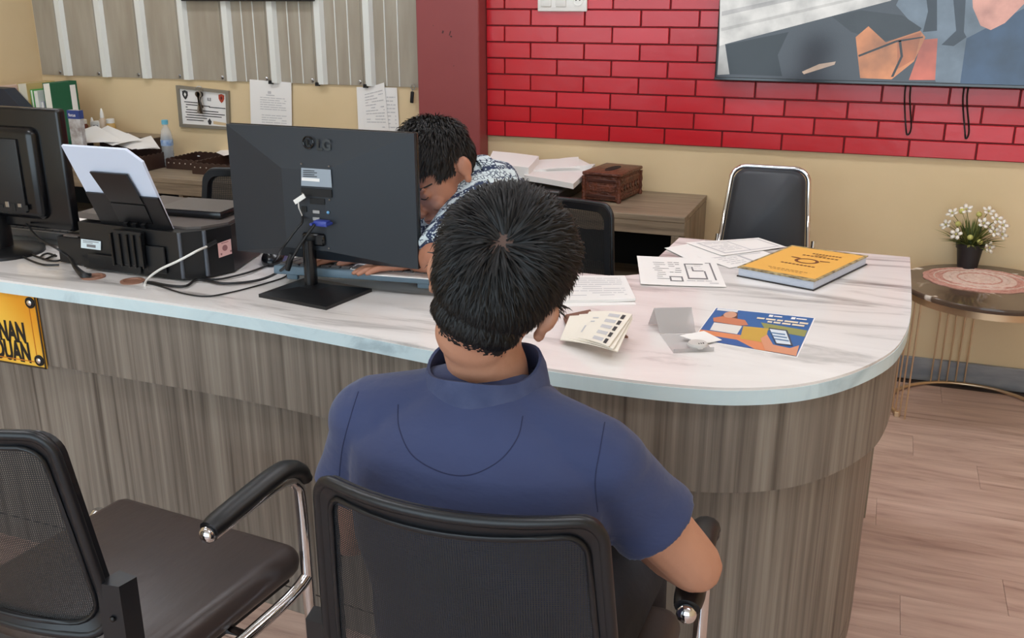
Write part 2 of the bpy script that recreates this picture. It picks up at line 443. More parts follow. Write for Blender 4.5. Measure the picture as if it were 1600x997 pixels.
bord = mat('sign_border', (60, 44, 24), 0.5)
for (x, z, w, h) in ((sgx1 - .25, sgz1 - .002, .5, .004), (sgx1 - .25, sgz0 + .002, .5, .004), (sgx1 - .002, (sgz0 + sgz1) / 2, .004, sgz1 - sgz0)):
    q = MB(); q.box((x, SY - .0035, z), (w, .002, h)); q.build('border', bord, sign, world=True)
q = MB(); 
for (x, z, w, h) in ((sgx1 - .26, sgz0 + .016, .46, .0025), (sgx1 - .026, (sgz0 + sgz1) / 2, .0025, sgz1 - sgz0 - .07)): q.box((x, SY - .0035, z), (w, .001, h))
q.build('inner_line', mat('sign_line', (200, 120, 30), .5), sign, world=True)
for z in (sgz1 - .022, sgz0 + .022):
    q = MB(); q.lathe([(.015, 0), (.015, .003), (.011, .004), (.011, .003)], (0, 0, 0), 18, Matrix.Translation((sgx1 - .019, SY - .003, z)) @ Matrix.Rotation(R(90), 4, 'X')); b0 = q.build('bolt_cover', M['hole'], sign, world=True)
    q = MB(); q.lathe([(.0075, 0), (.0075, .004), (.004, .006)], (0, 0, 0), 14, Matrix.Translation((sgx1 - .019, SY - .004, z)) @ Matrix.Rotation(R(90), 4, 'X')); q.build('bolt', M['chrome'], b0, world=True, smooth=40)
bl = mat('sign_black', (16, 12, 10), 0.5)
for body, pl, pr, zpx in (('NAN', (2, 534), (40, 530), 'a'), ('DUAN', (0, 570), (48, 562), 'b')):
    a = ony(-3 if body == 'NAN' else -9, 0, SY - .004); e = ony(pr[0] + .5, pr[1], SY - .004)
    me = text_mesh(body, .074, .0036, .56)
    w = max(v.co.x for v in me.vertices)
    zb = ony(20, 531 if body == 'NAN' else 560, SY).z
    me.transform(Matrix.Translation(Vector((e.x - w, SY - .0037, zb)) - Vector(sign.location)) @ Matrix.Rotation(R(90), 4, 'X'))
    me.materials.append(bl); o = bpy.data.objects.new('lettering', me); C.objects.link(o); o.parent = sign

# ------------------------------------------------------------------ back desk along the wall
ZD = 0.705; DY = 3.62; DX1 = -.662
bd = empty('back_desk', (-2.4, 3.86, 0)); tag(bd, 'long grey-brown wooden desk with open shelf against the back wall', 'desk')
q = MB(); q.box(((-4.19 + DX1) / 2, (DY + WY - .002) / 2, ZD - .011), (DX1 + 4.19, WY - .002 - DY, .022), .0015, 1); q.build('desk_top', M['desk_wood'], bd, world=True)
q = MB(); q.box(((-4.19 + DX1) / 2, DY + .012, ZD - .048), (DX1 + 4.19, .02, .052), .001, 1); q.build('apron', M['desk_wood'], bd, world=True)
for x in (DX1 - .011, -1.95, -3.0, -4.17):
    q = MB(); q.box((x, (DY + WY) / 2 + .004, (ZD - .024) / 2), (.022, WY - DY - .02, ZD - .024), .001, 1); q.build('side_panel', M['desk_wood_v'], bd, world=True)
q = MB(); q.box((DX1 - .035, DY + .012, (ZD - .075) / 2), (.03, .02, ZD - .076), .001, 1); q.build('stile', M['desk_wood_v'], bd, world=True)
q = MB(); q.box(((-4.19 + DX1) / 2 , WY - .03, .35), (DX1 + 4.19 - .03, .012, .64)); q.build('back_panel', M['hole'], bd, world=True)
q = MB(); q.box(((-1.95 + DX1) / 2, DY + .24, .375), (DX1 + 1.95 - .03, .42, .02)); q.build('shelf', M['desk_wood'], bd, world=True)
q = MB(); q.box(((-1.95 + DX1) / 2, DY + .035, .18), (DX1 + 1.95 - .03, .018, .36)); q.build('lower_board', M['desk_wood_v'], bd, world=True)
q = MB(); q.box((-3.0, DY + .05, .24), (2.1, .018, .44)); q.build('lower_board', M['desk_wood_v'], bd, world=True)
q = MB(); q.box((-3.0, DY + .24, .43), (2.1, .40, .02)); q.build('shelf', M['desk_wood'], bd, world=True)

# ------------------------------------------------------------------ mesh-back visitor chairs
def mesh_mat():
    m, nt, b = new_mat('woven_mesh'); b.inputs['Base Color'].default_value = lin((24, 26, 29)); b.inputs['Roughness'].default_value = 0.55
    tc = nt.nodes.new('ShaderNodeTexCoord'); sp = nt.nodes.new('ShaderNodeSeparateXYZ'); nt.links.new(tc.outputs['Object'], sp.inputs[0])
    def mth(op, a, b_=None):
        n = nt.nodes.new('ShaderNodeMath'); n.operation = op
        for i, v in enumerate((a, b_)):
            if v is None: continue
            if isinstance(v, (int, float)): n.inputs[i].default_value = v
            else: nt.links.new(v, n.inputs[i])
        return n.outputs[0]
    k = 2 * math.pi / 0.0066
    s1 = mth('SINE', mth('MULTIPLY', mth('ADD', sp.outputs[0], sp.outputs[2]), k))
    s2 = mth('SINE', mth('MULTIPLY', mth('SUBTRACT', sp.outputs[0], sp.outputs[2]), k))
    h = mth('GREATER_THAN', mth('MULTIPLY', s1, s2), 0.45)
    tr = nt.nodes.new('ShaderNodeBsdfTransparent'); mix = nt.nodes.new('ShaderNodeMixShader')
    nt.links.new(h, mix.inputs[0]); nt.links.new(b.outputs[0], mix.inputs[1]); nt.links.new(tr.outputs[0], mix.inputs[2])
    nt.links.new(mix.outputs[0], nt.nodes['Material Output'].inputs[0]); return m
M['mesh'] = mesh_mat()
def make_chair():
    t = empty('mesh_chair', (0, 0, 0))
    # seat cushion, crowned
    q = MB(); vs = q.box((0, .035, .433), (.49, .49, .072), .032, 4)
    for v in vs:
        if v.co.z > .44: v.co.z += .012 * max(0, 1 - (v.co.x / .245) ** 2) - .006 * max(0, (v.co.y - .1) / .18) ** 2
    seat = q.build('seat', M['leather'], t, smooth=60)
    q = MB(); loop = []
    for a in range(40):
        th = 2 * math.pi * a / 40; cx_, sx_ = math.cos(th), math.sin(th)
        e = .32; loop.append((.236 * abs(cx_) ** e * (1 if cx_ > 0 else -1), .035 + .236 * abs(sx_) ** e * (1 if sx_ > 0 else -1), .449))
    q.tube(loop, .0028, 5, closed=True); q.build('piping', M['leather'], seat, smooth=60)
    q = MB(); q.box((0, .035, .388), (.44, .45, .02), .006, 1); q.build('seat_pan', M['black'], t, smooth=40)
    # backrest: curved frame with mesh
    ZB, ZTOP = .53, .893
    def bp(u, v, off=0):      # u -1..1, v 0..1
        hw = .218 - .026 * v
        z = ZB + (ZTOP - ZB) * v - .018 * v * v * u * u * 0
        y = -.205 - .045 * v + .052 * u * u + off
        return Vector((hw * u, y, z))
    def rim(shrink, off):
        pts = []; c_ = .13
        corner = [(-1, 0), (1, 0), (1, 1), (-1, 1)]
        rad = [(.35, .35), (.35, .35), (.30, .26), (.30, .26)]
        path = []
        def arc(cx0, cy0, rx, ry, a0, a1):
            for i in range(7):
                a = R(a0 + (a1 - a0) * i / 6); path.append((cx0 + rx * math.cos(a), cy0 + ry * math.sin(a)))
        s_ = 1 - shrink; b0 = shrink * .65; t0 = 1 - shrink * .55
        arc(s_ - .25, b0 + .16, .25, .16, -90, 0); arc(s_ - .15, t0 - .10, .15, .10, 0, 90)
        arc(-s_ + .15, t0 - .10, .15, .10, 90, 180); arc(-s_ + .25, b0 + .16, .25, .16, 180, 270)
        out = []
        for i, a in enumerate(path):
            b_ = path[(i + 1) % len(path)]; d = max(abs(a[0] - b_[0]), abs(a[1] - b_[1])); n = max(1, int(d / .15))
            for j in range(n): out.append(bp(a[0] + (b_[0] - a[0]) * j / n, a[1] + (b_[1] - a[1]) * j / n, off))
        return out
    q = MB(); o_ = rim(.0, 0); i_ = rim(.135, .004); n = len(o_)
    A = [q.bm.verts.new(p + Vector((0, -.013, 0))) for p in o_]; B = [q.bm.verts.new(p + Vector((0, .013, 0))) for p in o_]
    i2 = []
    for p in o_:            # inner loop by pulling towards centre
        c_ = Vector((0, p.y, (ZB + ZTOP) / 2)); d = p - c_; L = d.length; i2.append(Vector((p.x * (1 - .095), p.y, c_.z + (p.z - c_.z) * (1 - .115))))
    D = [q.bm.verts.new(p + Vector((0, -.009, 0))) for p in i2]; E_ = [q.bm.verts.new(p + Vector((0, .009, 0))) for p in i2]
    for k in range(n):
        l = (k + 1) % n
        for a, b_ in ((A, D), (D, E_), (E_, B), (B, A)): q.bm.faces.new((a[k], a[l], b_[l], b_[k]))
    bf = q.build('back_frame', M['frame_black'], t, smooth=50)
    q = MB(); q.tube([p + Vector((0, -.006, 0)) for p in o_], .0085, 8, closed=True); q.build('frame_edge', M['frame_black'], bf, smooth=60)
    q = MB(); q.tube([p + Vector((0, -.011, 0)) for p in i2], .0045, 6, closed=True); q.build('frame_lip', M['frame_black'], bf, smooth=60)
    q = MB(); rows = 14
    q.grid(lambda u, v: bp((u * 2 - 1) * .90, .055 + .89 * v, .0) if True else None, 20, rows); mp = q.build('back_mesh', M['mesh'], t, smooth=60)
    # side brackets with bolts and lower shell
    for s in (-1, 1):
        q = MB()
        for (z0, z1, y0, y1) in ((.40, .635, -.150, -.15),):
            q.prism([(s * .208, y0 - .028), (s * .248, y0 - .020), (s * .252, y0 + .012), (s * .214, y0 + .014)], z0, z1)
        br = q.build('back_bracket', M['frame_black'], t, smooth=30)
        for z in (.52, .575):
            q = MB(); q.ell((s * .230, -.176, z), (.006, .003, .006), sub=1); q.build('bolt', M['black'], br, smooth=60)
    q = MB()
    def sh(u, v):
        x = (u * 2 - 1); return Vector((x * .21, -.212 + .05 * x * x + .03 * (1 - v), .40 + .125 * v - .035 * v * (1 - x * x)))
    a = q.grid(sh, 16, 4); b_ = q.grid(lambda u, v: sh(u, v) + Vector((0, .012, 0)), 16, 4)
    for j in range(4):
        for i in (0, 16): q.bm.faces.new((a[j][i], a[j + 1][i], b_[j + 1][i], b_[j][i]))
    for i in range(16):
        for j in (0, 4): q.bm.faces.new((a[j][i], a[j][i + 1], b_[j][i + 1], b_[j][i]))
    q.build('lower_shell', M['frame_black'], t, smooth=50)
    # arms and legs
    for s in (-1, 1):
        x = s * .28
        q = MB()
        path = [(x, -.005, .655), (x, .03, .660), (x, .10, .668), (x, .17, .674), (x, .205, .670), (x, .232, .655), (x, .246, .632)]
        pts = catmull(path, 4); k = len(pts)
        q.tube(pts, [.018 * (.86 + .14 * min(1, i / 3)) * (1 if i < k - 3 else .92) for i in range(k)], 12, flat=(1.25, .92)); ar = q.build('armrest', M['black'], t, smooth=60)
        q = MB(); q.ell((x, -.010, .648), (.0155, .012, .0155), sub=2); q.build('end_cap', M['chrome'], ar, smooth=180)
        q = MB(); leg = catmull([(x, .0, .643), (x, .10, .650), (x, .19, .652), (x, .226, .630), (x, .236, .585), (x, .238, .42), (x, .24, .2), (x, .24, .002)], 4)
        q.tube(leg, .0125, 12); q.build('front_leg', M['chrome'], t, smooth=60)
        q = MB(); rl = catmull([(x, .236, .425), (x * .985, .18, .405), (x * .96, 0, .392), (x * .95, -.12, .385), (x * .96, -.19, .34), (x, -.235, .16), (x, -.25, .002)], 4)
        q.tube(rl, .0125, 12); q.build('rear_leg', M['chrome'], t, smooth=60)
    q = MB(); q.tube([(-.262, .08, .382), (.262, .08, .382)], .011, 8); q.build('cross_bar', M['chrome'], t, smooth=60)
    return t
ch0 = make_chair(); ch0.location = (-.468, 1.21, .006); ch0.rotation_euler = (0, 0, R(3))
tag(ch0, 'black mesh-back chair with chrome arms in which the man in blue sits', 'chair', 'mesh-back armchairs')
ch1 = copy_tree(ch0); ch1.location = (-1.25, 1.187, .006); ch1.rotation_euler = (0, 0, R(-5))
for c_ in [c for c in ch1.children if c.name.split('.')[0] in ('armrest', 'front_leg') and min(v.co.x for v in c.data.vertices) < 0]:
    for g_ in list(c_.children): bpy.data.objects.remove(g_)
    bpy.data.objects.remove(c_)
q = MB(); q.tube([(-.28, .238, .432), (-.28, .24, .2), (-.28, .24, .002)], .0125, 12); q.build('front_leg', M['chrome'], ch1, smooth=60)
tag(ch1, 'empty black mesh-back chair with brown-black leather seat in front of the counter', 'chair')
ch2 = copy_tree(ch0); ch2.location = (-.93, 2.61, .006); ch2.rotation_euler = (0, 0, R(180))
tag(ch2, 'black mesh-back chair of the man in the patterned shirt', 'chair')
ch3 = copy_tree(ch0); ch3.location = (-2.12, 2.72, .006); ch3.rotation_euler = (0, 0, R(176))
tag(ch3, 'black mesh-back chair half hidden between the printer and the big monitor', 'chair')

# ------------------------------------------------------------------ black visitor chair against the wall
vc = empty('visitor_chair', (-.375, 3.55, .006)); tag(vc, 'black padded chair with chrome tube frame standing against the cream wall', 'chair')
def vrim(sc, y0, dz=0):
    pts = []
    top, bot = .888, .50
    for (hw, z, a0, a1, rx, rz) in ((.142, top, 0, 90, .06, .055),):
        pass
    hwT, hwB = .142 * sc[0], .172 * sc[0]
    z1 = top - (1 - sc[1]) * .1
    P = [(hwB, bot)]
    for i in range(7):
        a = R(90 * i / 6); P.append((hwT - .055 + .055 * math.cos(a), z1 - .05 + .05 * math.sin(a)))
    Q = [(-x, z) for x, z in reversed(P)]
    return [Vector((x, y0 + (.888 - z) * -.18 + .19, z)) for x, z in P + Q]
q = MB(); q.tube([Vector((.178, -.19, .44))] + vrim((1, 1), 0) + [Vector((-.178, -.19, .44))], .0085, 10); q.build('back_frame', M['chrome'], vc, smooth=60)
q = MB(); ri = vrim((.93, .93), 0)
poly = [(v.x, v.z) for v in ri]
A = [q.bm.verts.new(v + Vector((0, -.012, 0))) for v in ri]; B = [q.bm.verts.new(v + Vector((0, .012, 0))) for v in ri]
cen = sum(ri, Vector()) / len(ri)
D = [q.bm.verts.new(cen + (v - cen) * .86 + Vector((0, -.028, 0))) for v in ri]
n = len(ri)
for k in range(n):
    l = (k + 1) % n
    q.bm.faces.new((A[k], A[l], D[l], D[k])); q.bm.faces.new((B[k], B[l], A[l], A[k]))
q.bm.faces.new(D); q.bm.faces.new(B)
q.build('back_pad', M['vinyl'], vc, smooth=70)
q = MB(); q.box((0, -.02, .455), (.40, .40, .06), .025, 3); q.build('seat', M['vinyl'], vc, smooth=60)
for s in (-1, 1):
    q = MB(); q.tube(catmull([(s * .178, .19, .62), (s * .18, .14, .42), (s * .19, .17, .2), (s * .2, .21, .002)], 4), .0085, 8); q.build('leg', M['chrome'], vc, smooth=60)
    q = MB(); q.tube(catmull([(s * .178, .14, .42), (s * .185, -.10, .415), (s * .19, -.19, .38), (s * .2, -.22, .002)], 4), .0085, 8); q.build('leg', M['chrome'], vc, smooth=60)

# ------------------------------------------------------------------ round side table with gold wire frame
TC = Vector((.425, 3.785, 0)); TR = .302; TZ = .505
rt_ = empty('side_table', TC); tag(rt_, 'round side table with dark marble top on gold wire legs', 'side table')
m, nt, b, r_, mp_ = streaks('dark_marble', [(232, 222, 210), (104, 86, 72), (92, 76, 64), (72, 58, 50)], (1, 1, 1), 0.08, 2.4, detail=3, stops=[0.34, 0.365, 0.5, 0.8], distort=1.6)
M['dark_marble'] = m
q = MB(); q.lathe([(TR - .012, TZ - .022), (TR - .004, TZ - .020), (TR, TZ - .012), (TR, TZ - .004), (TR - .003, TZ)], (0, 0, 0), 64); q.build('table_top', M['dark_marble'], rt_, smooth=40)
q = MB(); q.lathe([(TR - .035, TZ - .046), (TR - .012, TZ - .046), (TR - .012, TZ - .0225), (TR - .035, TZ - .0225)], (0, 0, 0), 64, cap0=False, cap1=False); q.build('upper_ring', M['gold'], rt_, smooth=40)
arc = [((TR - .016) * math.cos(R(a_)), (TR - .016) * math.sin(R(a_)), .012) for a_ in range(-20, 206, 5)]
q = MB(); q.tube(arc, .0075, 8); q.build('lower_ring', M['gold'], rt_, smooth=60)
for g, c_ in enumerate((104, 203, 0)):
    for k in range(5):
        a = R(c_) + (k - 2) * .115
        x, y = (TR - .016) * math.cos(a), (TR - .016) * math.sin(a)
        q = MB(); q.tube([(x, y, .012), (x * .99, y * .99, TZ - .04)], .0032, 8); q.build('rod', M['gold'], rt_, smooth=60)
for a_ in (206, -20):
    q = MB(); q.box(((TR - .016) * math.cos(R(a_)), (TR - .016) * math.sin(R(a_)), .012), (.02, .02, .02), .002, 1); q.build('foot', M['gold'], rt_)
#==PART3==

# ------------------------------------------------------------------ things on the counter
def thing_box(name, label, cat, c, **k): return tag(empty(name, c), label, cat, **k)
def bars(q, rects, y_fn):
    for r in rects: q.poly([y_fn(a, b_) for a, b_ in r])
Yn = Vector((0, 0, 1))
# big monitor
mo = empty('monitor', (-1.243, 1.96, ZC)); tag(mo, 'black flat monitor seen from behind with raised emblem on square foot', 'monitor')
X0, X1, Z0, Z1, YB = -1.497, -.989, .887, 1.206, 2.004
q = MB(); q.box(((X0 + X1) / 2, YB + .016, (Z0 + Z1) / 2), (X1 - X0, .012, Z1 - Z0), .002, 1); q.build('bezel', M['black_gloss'], mo, world=True)
q = MB(); ox = [(X0 + .001, Z0 + .001), (X1 - .001, Z0 + .001), (X1 - .001, Z1 - .001), (X0 + .001, Z1 - .001)]
ix = [(X0 + .165, Z0 + .03), (-1.218, Z0 + .03), (-1.218, Z1 - .095), (X0 + .165, Z1 - .095)]
a = [q.bm.verts.new((x, YB + .010, z)) for x, z in ox]; b_ = [q.bm.verts.new((x, YB, z)) for x, z in ox]; c_ = [q.bm.verts.new((x, YB - .024, z)) for x, z in ix]
for i in range(4):
    j = (i + 1) % 4; q.bm.faces.new((a[i], a[j], b_[j], b_[i])); q.bm.faces.new((b_[i], b_[j], c_[j], c_[i]))
q.bm.faces.new(c_); q.bm.faces.new(a)
bk = q.build('back_shell', M['mon_back'], mo, world=True)
YF = YB - .0245
q = MB(); q.box((-1.2505, YB + .0225, (Z0 + Z1) / 2), (X1 - X0 - .02, .001, Z1 - Z0 - .03)); q.build('screen', mat('lcd', (10, 12, 16), .15, emit=((120, 150, 190), .6)), mo, world=True)
def mp3(px, py): p = ony(px, py, YF); return Vector((p.x, YF - .0012, p.z))
q = MB(); q.poly([mp3(471, 262), mp3(517, 265), mp3(519, 293), mp3(471, 290)]); st = q.build('rating_label', mat('label_grey', (150, 160, 170), .5), mo, world=True)
q = MB(); q.poly([mp3(472, 277) + Vector((0, -.0006, 0)), mp3(500, 279) + Vector((0, -.0006, 0)), mp3(500, 284) + Vector((0, -.0006, 0)), mp3(472, 282) + Vector((0, -.0006, 0))]); q.build('barcode', M['paper'], st, world=True)
q = MB()
for k in range(4):
    y = 265.5 + 3 * k; q.poly([mp3(474, y) + Vector((0, -.0006, 0)), mp3(492 + 4 * (k % 2), y + .8) + Vector((0, -.0006, 0)), mp3(492 + 4 * (k % 2), y + 2.1) + Vector((0, -.0006, 0)), mp3(474, y + 1.3) + Vector((0, -.0006, 0))])
q.build('label_print', M['ink_dark'], st, world=True)
for (a0, b0, a1, b1, mm, nm) in ((471, 293, 519, 308, 'hole', 'vent'), (484, 309, 508, 319, 'hole', 'socket'), (471, 322, 480, 330, 'hole', 'socket'), (489, 328, 500, 333, 'steel', 'port'), (489, 339, 500, 344, 'steel', 'port')):
    p, r2 = mp3(a0, b0), mp3(a1, b1 + 1)
    q = MB(); q.box(((p.x + r2.x) / 2, YF - .0008, (p.z + r2.z) / 2), (abs(r2.x - p.x), .002, abs(p.z - r2.z)), .0005, 1); q.build(nm, M[mm], mo, world=True)
p = mp3(513, 332); q = MB(); q.ell(p, (.004, .003, .004), sub=2); q.build('audio_jack', mat('jack_blue', (110, 170, 215), .4), mo, world=True, smooth=180)
for (px, py) in ((471, 256), (514, 260), (515, 312), (514, 388), (473, 302)):
    q = MB(); q.ell(mp3(px, py), (.0025, .002, .0025), sub=1); q.build('screw', M['steel'], mo, world=True)
# raised emblem and letters
YL = YB - .006
pc = ony(484, 222, YL); emb = mat('emblem_dark', (5, 5, 6), .12)
yy = YB - .0045 - .004 * .5
q = MB(); q.tube([(pc.x + .0135 * math.cos(R(a * 15)), YB - .0135, pc.z + .0135 * math.sin(R(a * 15))) for a in range(24)], .0022, 6, closed=True); q.box((pc.x - .002, YB - .0135, pc.z), (.003, .003, .014)); q.box((pc.x + .002, YB - .0135, pc.z - .006), (.008, .003, .003)); q.ell((pc.x - .006, YB - .0135, pc.z + .004), (.002, .002, .002), sub=1); q.build('emblem', emb, mo, world=True, smooth=50)
me = text_mesh('LG', .035, .0012, .92); pl = ony(497, 233, YL)
me.transform(Matrix.Translation(Vector((pl.x, YB - .0140, pl.z)) - Vector(mo.location)) @ Matrix.Rotation(R(90), 4, 'X')); me.materials.append(emb)
o = bpy.data.objects.new('lettering', me); C.objects.link(o); o.parent = mo
q = MB(); Mx = Matrix.Translation((-1.243, 1.955, ZC)) @ Matrix.Rotation(R(-9), 4, 'Z')
def ring4(hx, hy, z): return [(-hx, -hy, z), (hx, -hy, z), (hx, hy, z), (-hx, hy, z)]
lv = [ring4(.104, .086, 0), ring4(.104, .086, .008), ring4(.03, .026, .022)]
vs = [[q.bm.verts.new(Mx @ Vector(p)) for p in l] for l in lv]
for a, b_ in zip(vs, vs[1:]):
    for i in range(4): q.bm.faces.new((a[i], a[(i + 1) % 4], b_[(i + 1) % 4], b_[i]))
q.bm.faces.new(vs[0]); q.bm.faces.new(vs[-1]); q.build('foot', M['black'], mo, world=True)
q = MB(); q.tube([(-1.262, 1.968, ZC + .018), (-1.262, 1.968, .945)], .0185, 20, flat=(1.0, .8)); q.box((-1.252, 1.985, .945), (.06, .03, .03), .004, 1); q.build('stand_column', M['black_gloss'], mo, world=True, smooth=40)

# blue video plug and monitor leads
vp = mp3(509, 347)
vg = empty('video_cable', (vp.x, vp.y, vp.z)); tag(vg, 'black video lead with blue plug on the big monitor, trailing over the counter', 'cable')
bp_ = mat('plug_blue', (52, 66, 150), .4)
q = MB(); q.box((vp.x - .002, vp.y - .012, vp.z), (.036, .022, .014), .003, 2); pg = q.build('plug', bp_, vg, world=True, smooth=40)
for s in (-1, 1):
    q = MB(); q.tube([(vp.x + s * .02, vp.y - .006, vp.z), (vp.x + s * .02, vp.y - .034, vp.z)], .0035, 8); q.build('thumb_screw', bp_, pg, world=True, smooth=60)
def cpt(px, py, z=None, Y=None):
    return onz(px, py, ZC + z) if z is not None else ony(px, py, Y)
pts = [Vector((vp.x - .015, vp.y - .025, vp.z - .002)), cpt(488, 356, Y=1.95), cpt(468, 384, Y=1.94), cpt(452, 410, Y=1.93), cpt(430, 428, z=.02), cpt(398, 439, z=.006), cpt(350, 443, z=.006), cpt(310, 437, z=.006), cpt(290, 447, z=.006), cpt(262, 446, z=.006), cpt(236, 441, z=.005), cpt(224, 442, z=.003)]
q = MB(); q.tube(catmull(pts, 6), .0035, 8); q.build('lead', M['black'], vg, world=True, smooth=60)
p = pts[3]; q = MB(); q.tube([p + Vector((.008, .0, .022)), p, p + Vector((-.006, 0, -.02))], [.006, .0085, .006], 8); q.build('ferrite', M['black'], vg, world=True, smooth=60)
pc_ = empty('power_cable', mp3(475, 340)); tag(pc_, 'thin black lead with white tag hanging from the big monitor', 'cable')
pts = [mp3(473, 338), cpt(472, 348, Y=1.955), cpt(462, 360, Y=1.945), cpt(440, 390, Y=1.94), cpt(432, 404, z=.03), cpt(416, 415, z=.006), cpt(380, 428, z=.006), cpt(330, 437, z=.005), cpt(300, 425, z=.006)]
q = MB(); q.tube(catmull(pts, 6), .0028, 8); q.build('lead', M['black'], pc_, world=True, smooth=60)
q = MB(); q.tube([mp3(473, 338), cpt(467, 325, Y=1.96), cpt(466, 316, Y=1.958)], .0016, 6); q.box(tuple(cpt(468, 311, Y=1.957)), (.034, .002, .011), rot=(0, R(-32), 0)); q.build('white_tag', M['white'], pc_, world=True)
lc = empty('loose_cable', cpt(330, 460, z=0)); tag(lc, 'thin black cable looping over the front of the worktop', 'cable')
pts = [cpt(226, 441, z=.003), cpt(250, 447, z=.003), cpt(285, 458, z=.003), cpt(322, 463, z=.003), cpt(360, 457, z=.003), cpt(400, 447, z=.003), cpt(440, 435, z=.003), cpt(450, 428, z=.003)]
q = MB(); q.tube(catmull(pts, 6), .002, 6); q.build('lead', M['black'], lc, world=True, smooth=60)

# printer, seen from behind
PRZ = .94
prn = empty('printer', (-1.8, 2.1, ZC)); tag(prn, 'black inkjet printer seen from behind with paper in its raised rear feeder', 'printer')
foot_ = [(-1.945, 1.945), (-1.615, 1.932), (-1.572, 1.975), (-1.545, 2.05), (-1.60, 2.27), (-1.96, 2.30)]
q = MB(); q.prism(foot_, ZC + .004, PRZ); q.build('body', M['printer'], prn, world=True)
q = MB(); q.prism([(-1.95, 1.985), (-1.62, 1.97), (-1.59, 1.99), (-1.555, 2.055), (-1.605, 2.26), (-1.955, 2.29)], PRZ, PRZ + .006); q.build('top_cover', M['grey_top'], prn, world=True)
q = MB(); q.prism([(-1.955, 1.96), (-1.885, 1.957), (-1.885, 2.2), (-1.955, 2.2)], PRZ + .006, PRZ + .022); q.build('scanner_hinge', M['grey_top'], prn, world=True)
q = MB(); q.prism([(-2.045, 1.965), (-1.945, 1.958), (-1.945, 2.28), (-2.045, 2.28)], ZC + .004, ZC + .075); q.build('ink_tank', M['printer'], prn, world=True)
q = MB(); q.box((-2.0, 1.975, ZC + .078), (.05, .016, .005), .001, 1); q.build('tank_lid', M['grey_top'], prn, world=True)
for (x, w, z0, z1, d) in ((-1.765, .09, .845, .935, .016), (-1.83, .17, .82, .86, .004), (-1.69, .06, .83, .90, .005)):
    q = MB(); q.box((x, 1.938 - d / 2 - (x + 1.945) * .03, (z0 + z1) / 2), (w, d, z1 - z0), .002, 1); q.build('rear_cover', M['printer'], prn, world=True)
for x in (-1.812, -1.786, -1.762, -1.742, -1.718):
    q = MB(); q.box((x, 1.916, .885), (.005, .012, .085), .001, 1); q.build('hinge_fin', M['black_gloss'], prn, world=True)
def prp(px, py, Y): p = ony(px, py, Y); return Vector((p.x, Y, p.z))
q = MB(); a = [prp(127, 373, 1.942), prp(158, 377, 1.941), prp(158, 391, 1.941), prp(127, 387, 1.942)]; q.poly([v + Vector((0, -.0012, 0)) for v in a]); st = q.build('rating_label', mat('label_white', (214, 226, 230), .5), prn, world=True)
q = MB()
for (u0, u1, v0, v1) in ((.1, .9, .12, .2), (.1, .6, .3, .36), (.3, .75, .5, .8)):
    f_ = lambda u, v: a[0].lerp(a[1], u).lerp(a[3].lerp(a[2], u), v) + Vector((0, -.0018, 0)); q.poly([f_(u0, v0), f_(u1, v0), f_(u1, v1), f_(u0, v1)])
q.build('label_print', M['ink'], st, world=True)
nrm = Vector((.923, -.38, 0)).normalized(); nrm = Vector((.09, -.037, 0)).normalized()
e1 = Vector((-1.572, 1.975, 0)); e2 = Vector((-1.545, 2.05, 0)); ed_ = (e2 - e1).normalized(); on_ = Vector((ed_.y, -ed_.x, 0)) * .0012
f_ = lambda u, z: e1.lerp(e2, u) + on_ + Vector((0, 0, z))
q = MB(); q.poly([f_(.45, .862), f_(.95, .866), f_(.95, .905), f_(.45, .90)]); st = q.build('pink_sticker', mat('pink_label', (226, 176, 170), .6), prn, world=True)
q = MB(); f2 = lambda u, z: f_(u, z) + on_ * .6
cc = [f2(.70 + .10 * math.cos(R(a_ * 30)), .885 + .008 * math.sin(R(a_ * 30))) for a_ in range(12)]; q.poly(cc)
for (u, z) in ((.52, .868), (.88, .871)): q.poly([f2(u, z), f2(u + .06, z), f2(u + .06, z + .005), f2(u, z + .005)])
q.poly([f2(.58, .897), f2(.85, .899), f2(.85, .901), f2(.58, .899)]); q.build('sticker_print', mat('pink_ink', (150, 100, 100), .6), st, world=True)
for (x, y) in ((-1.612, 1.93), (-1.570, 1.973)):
    q = MB(); q.tube([(x, y, ZC + .01), (x, y, PRZ)], .005, 8); q.build('edge_highlight', mat('highlight_grey', (84, 88, 96), .35), prn, world=True, smooth=60)  # grey tubes paint highlights along the black body's upright edges
# rear feeder: support, extender
FB, FT = Vector((0, 1.962, PRZ - .005)), Vector((0, 1.868, 1.152))
def fd(x, s, off=0):
    d = (FT - FB).normalized(); nn = Vector((0, d.z, -d.y)) * -1; p = FB.lerp(FT, s); return Vector((x, p.y, p.z)) + nn * off
def fslab(q, corners, o0, o1):
    a = [q.bm.verts.new(fd(x, s, o0)) for x, s in corners]; b_ = [q.bm.verts.new(fd(x, s, o1)) for x, s in corners]; n = len(a)
    q.bm.faces.new(a); q.bm.faces.new(list(reversed(b_)))
    for i in range(n): q.bm.faces.new((a[i], a[(i + 1) % n], b_[(i + 1) % n], b_[i]))
q = MB(); fslab(q, [(-1.872, 0), (-1.648, 0), (-1.65, .44), (-1.875, .44)], .003, .008); fe = q.build('paper_support', M['black'], prn, world=True)
q = MB(); fslab(q, [(-1.805, .10), (-1.70, .10), (-1.70, .34), (-1.805, .34)], .008, .011); fslab(q, [(-1.805, .36), (-1.70, .36), (-1.712, .72), (-1.825, .72)], .006, .011); q.build('support_extender', M['black_gloss'], fe, world=True)
for k in range(3):
    q = MB(); fslab(q, [(-1.79 + .028 * k, -.06), (-1.778 + .028 * k, -.06), (-1.778 + .028 * k, .10), (-1.79 + .028 * k, .10)], .008, .018); q.build('feeder_arm', M['black'], fe, world=True)
q = MB()
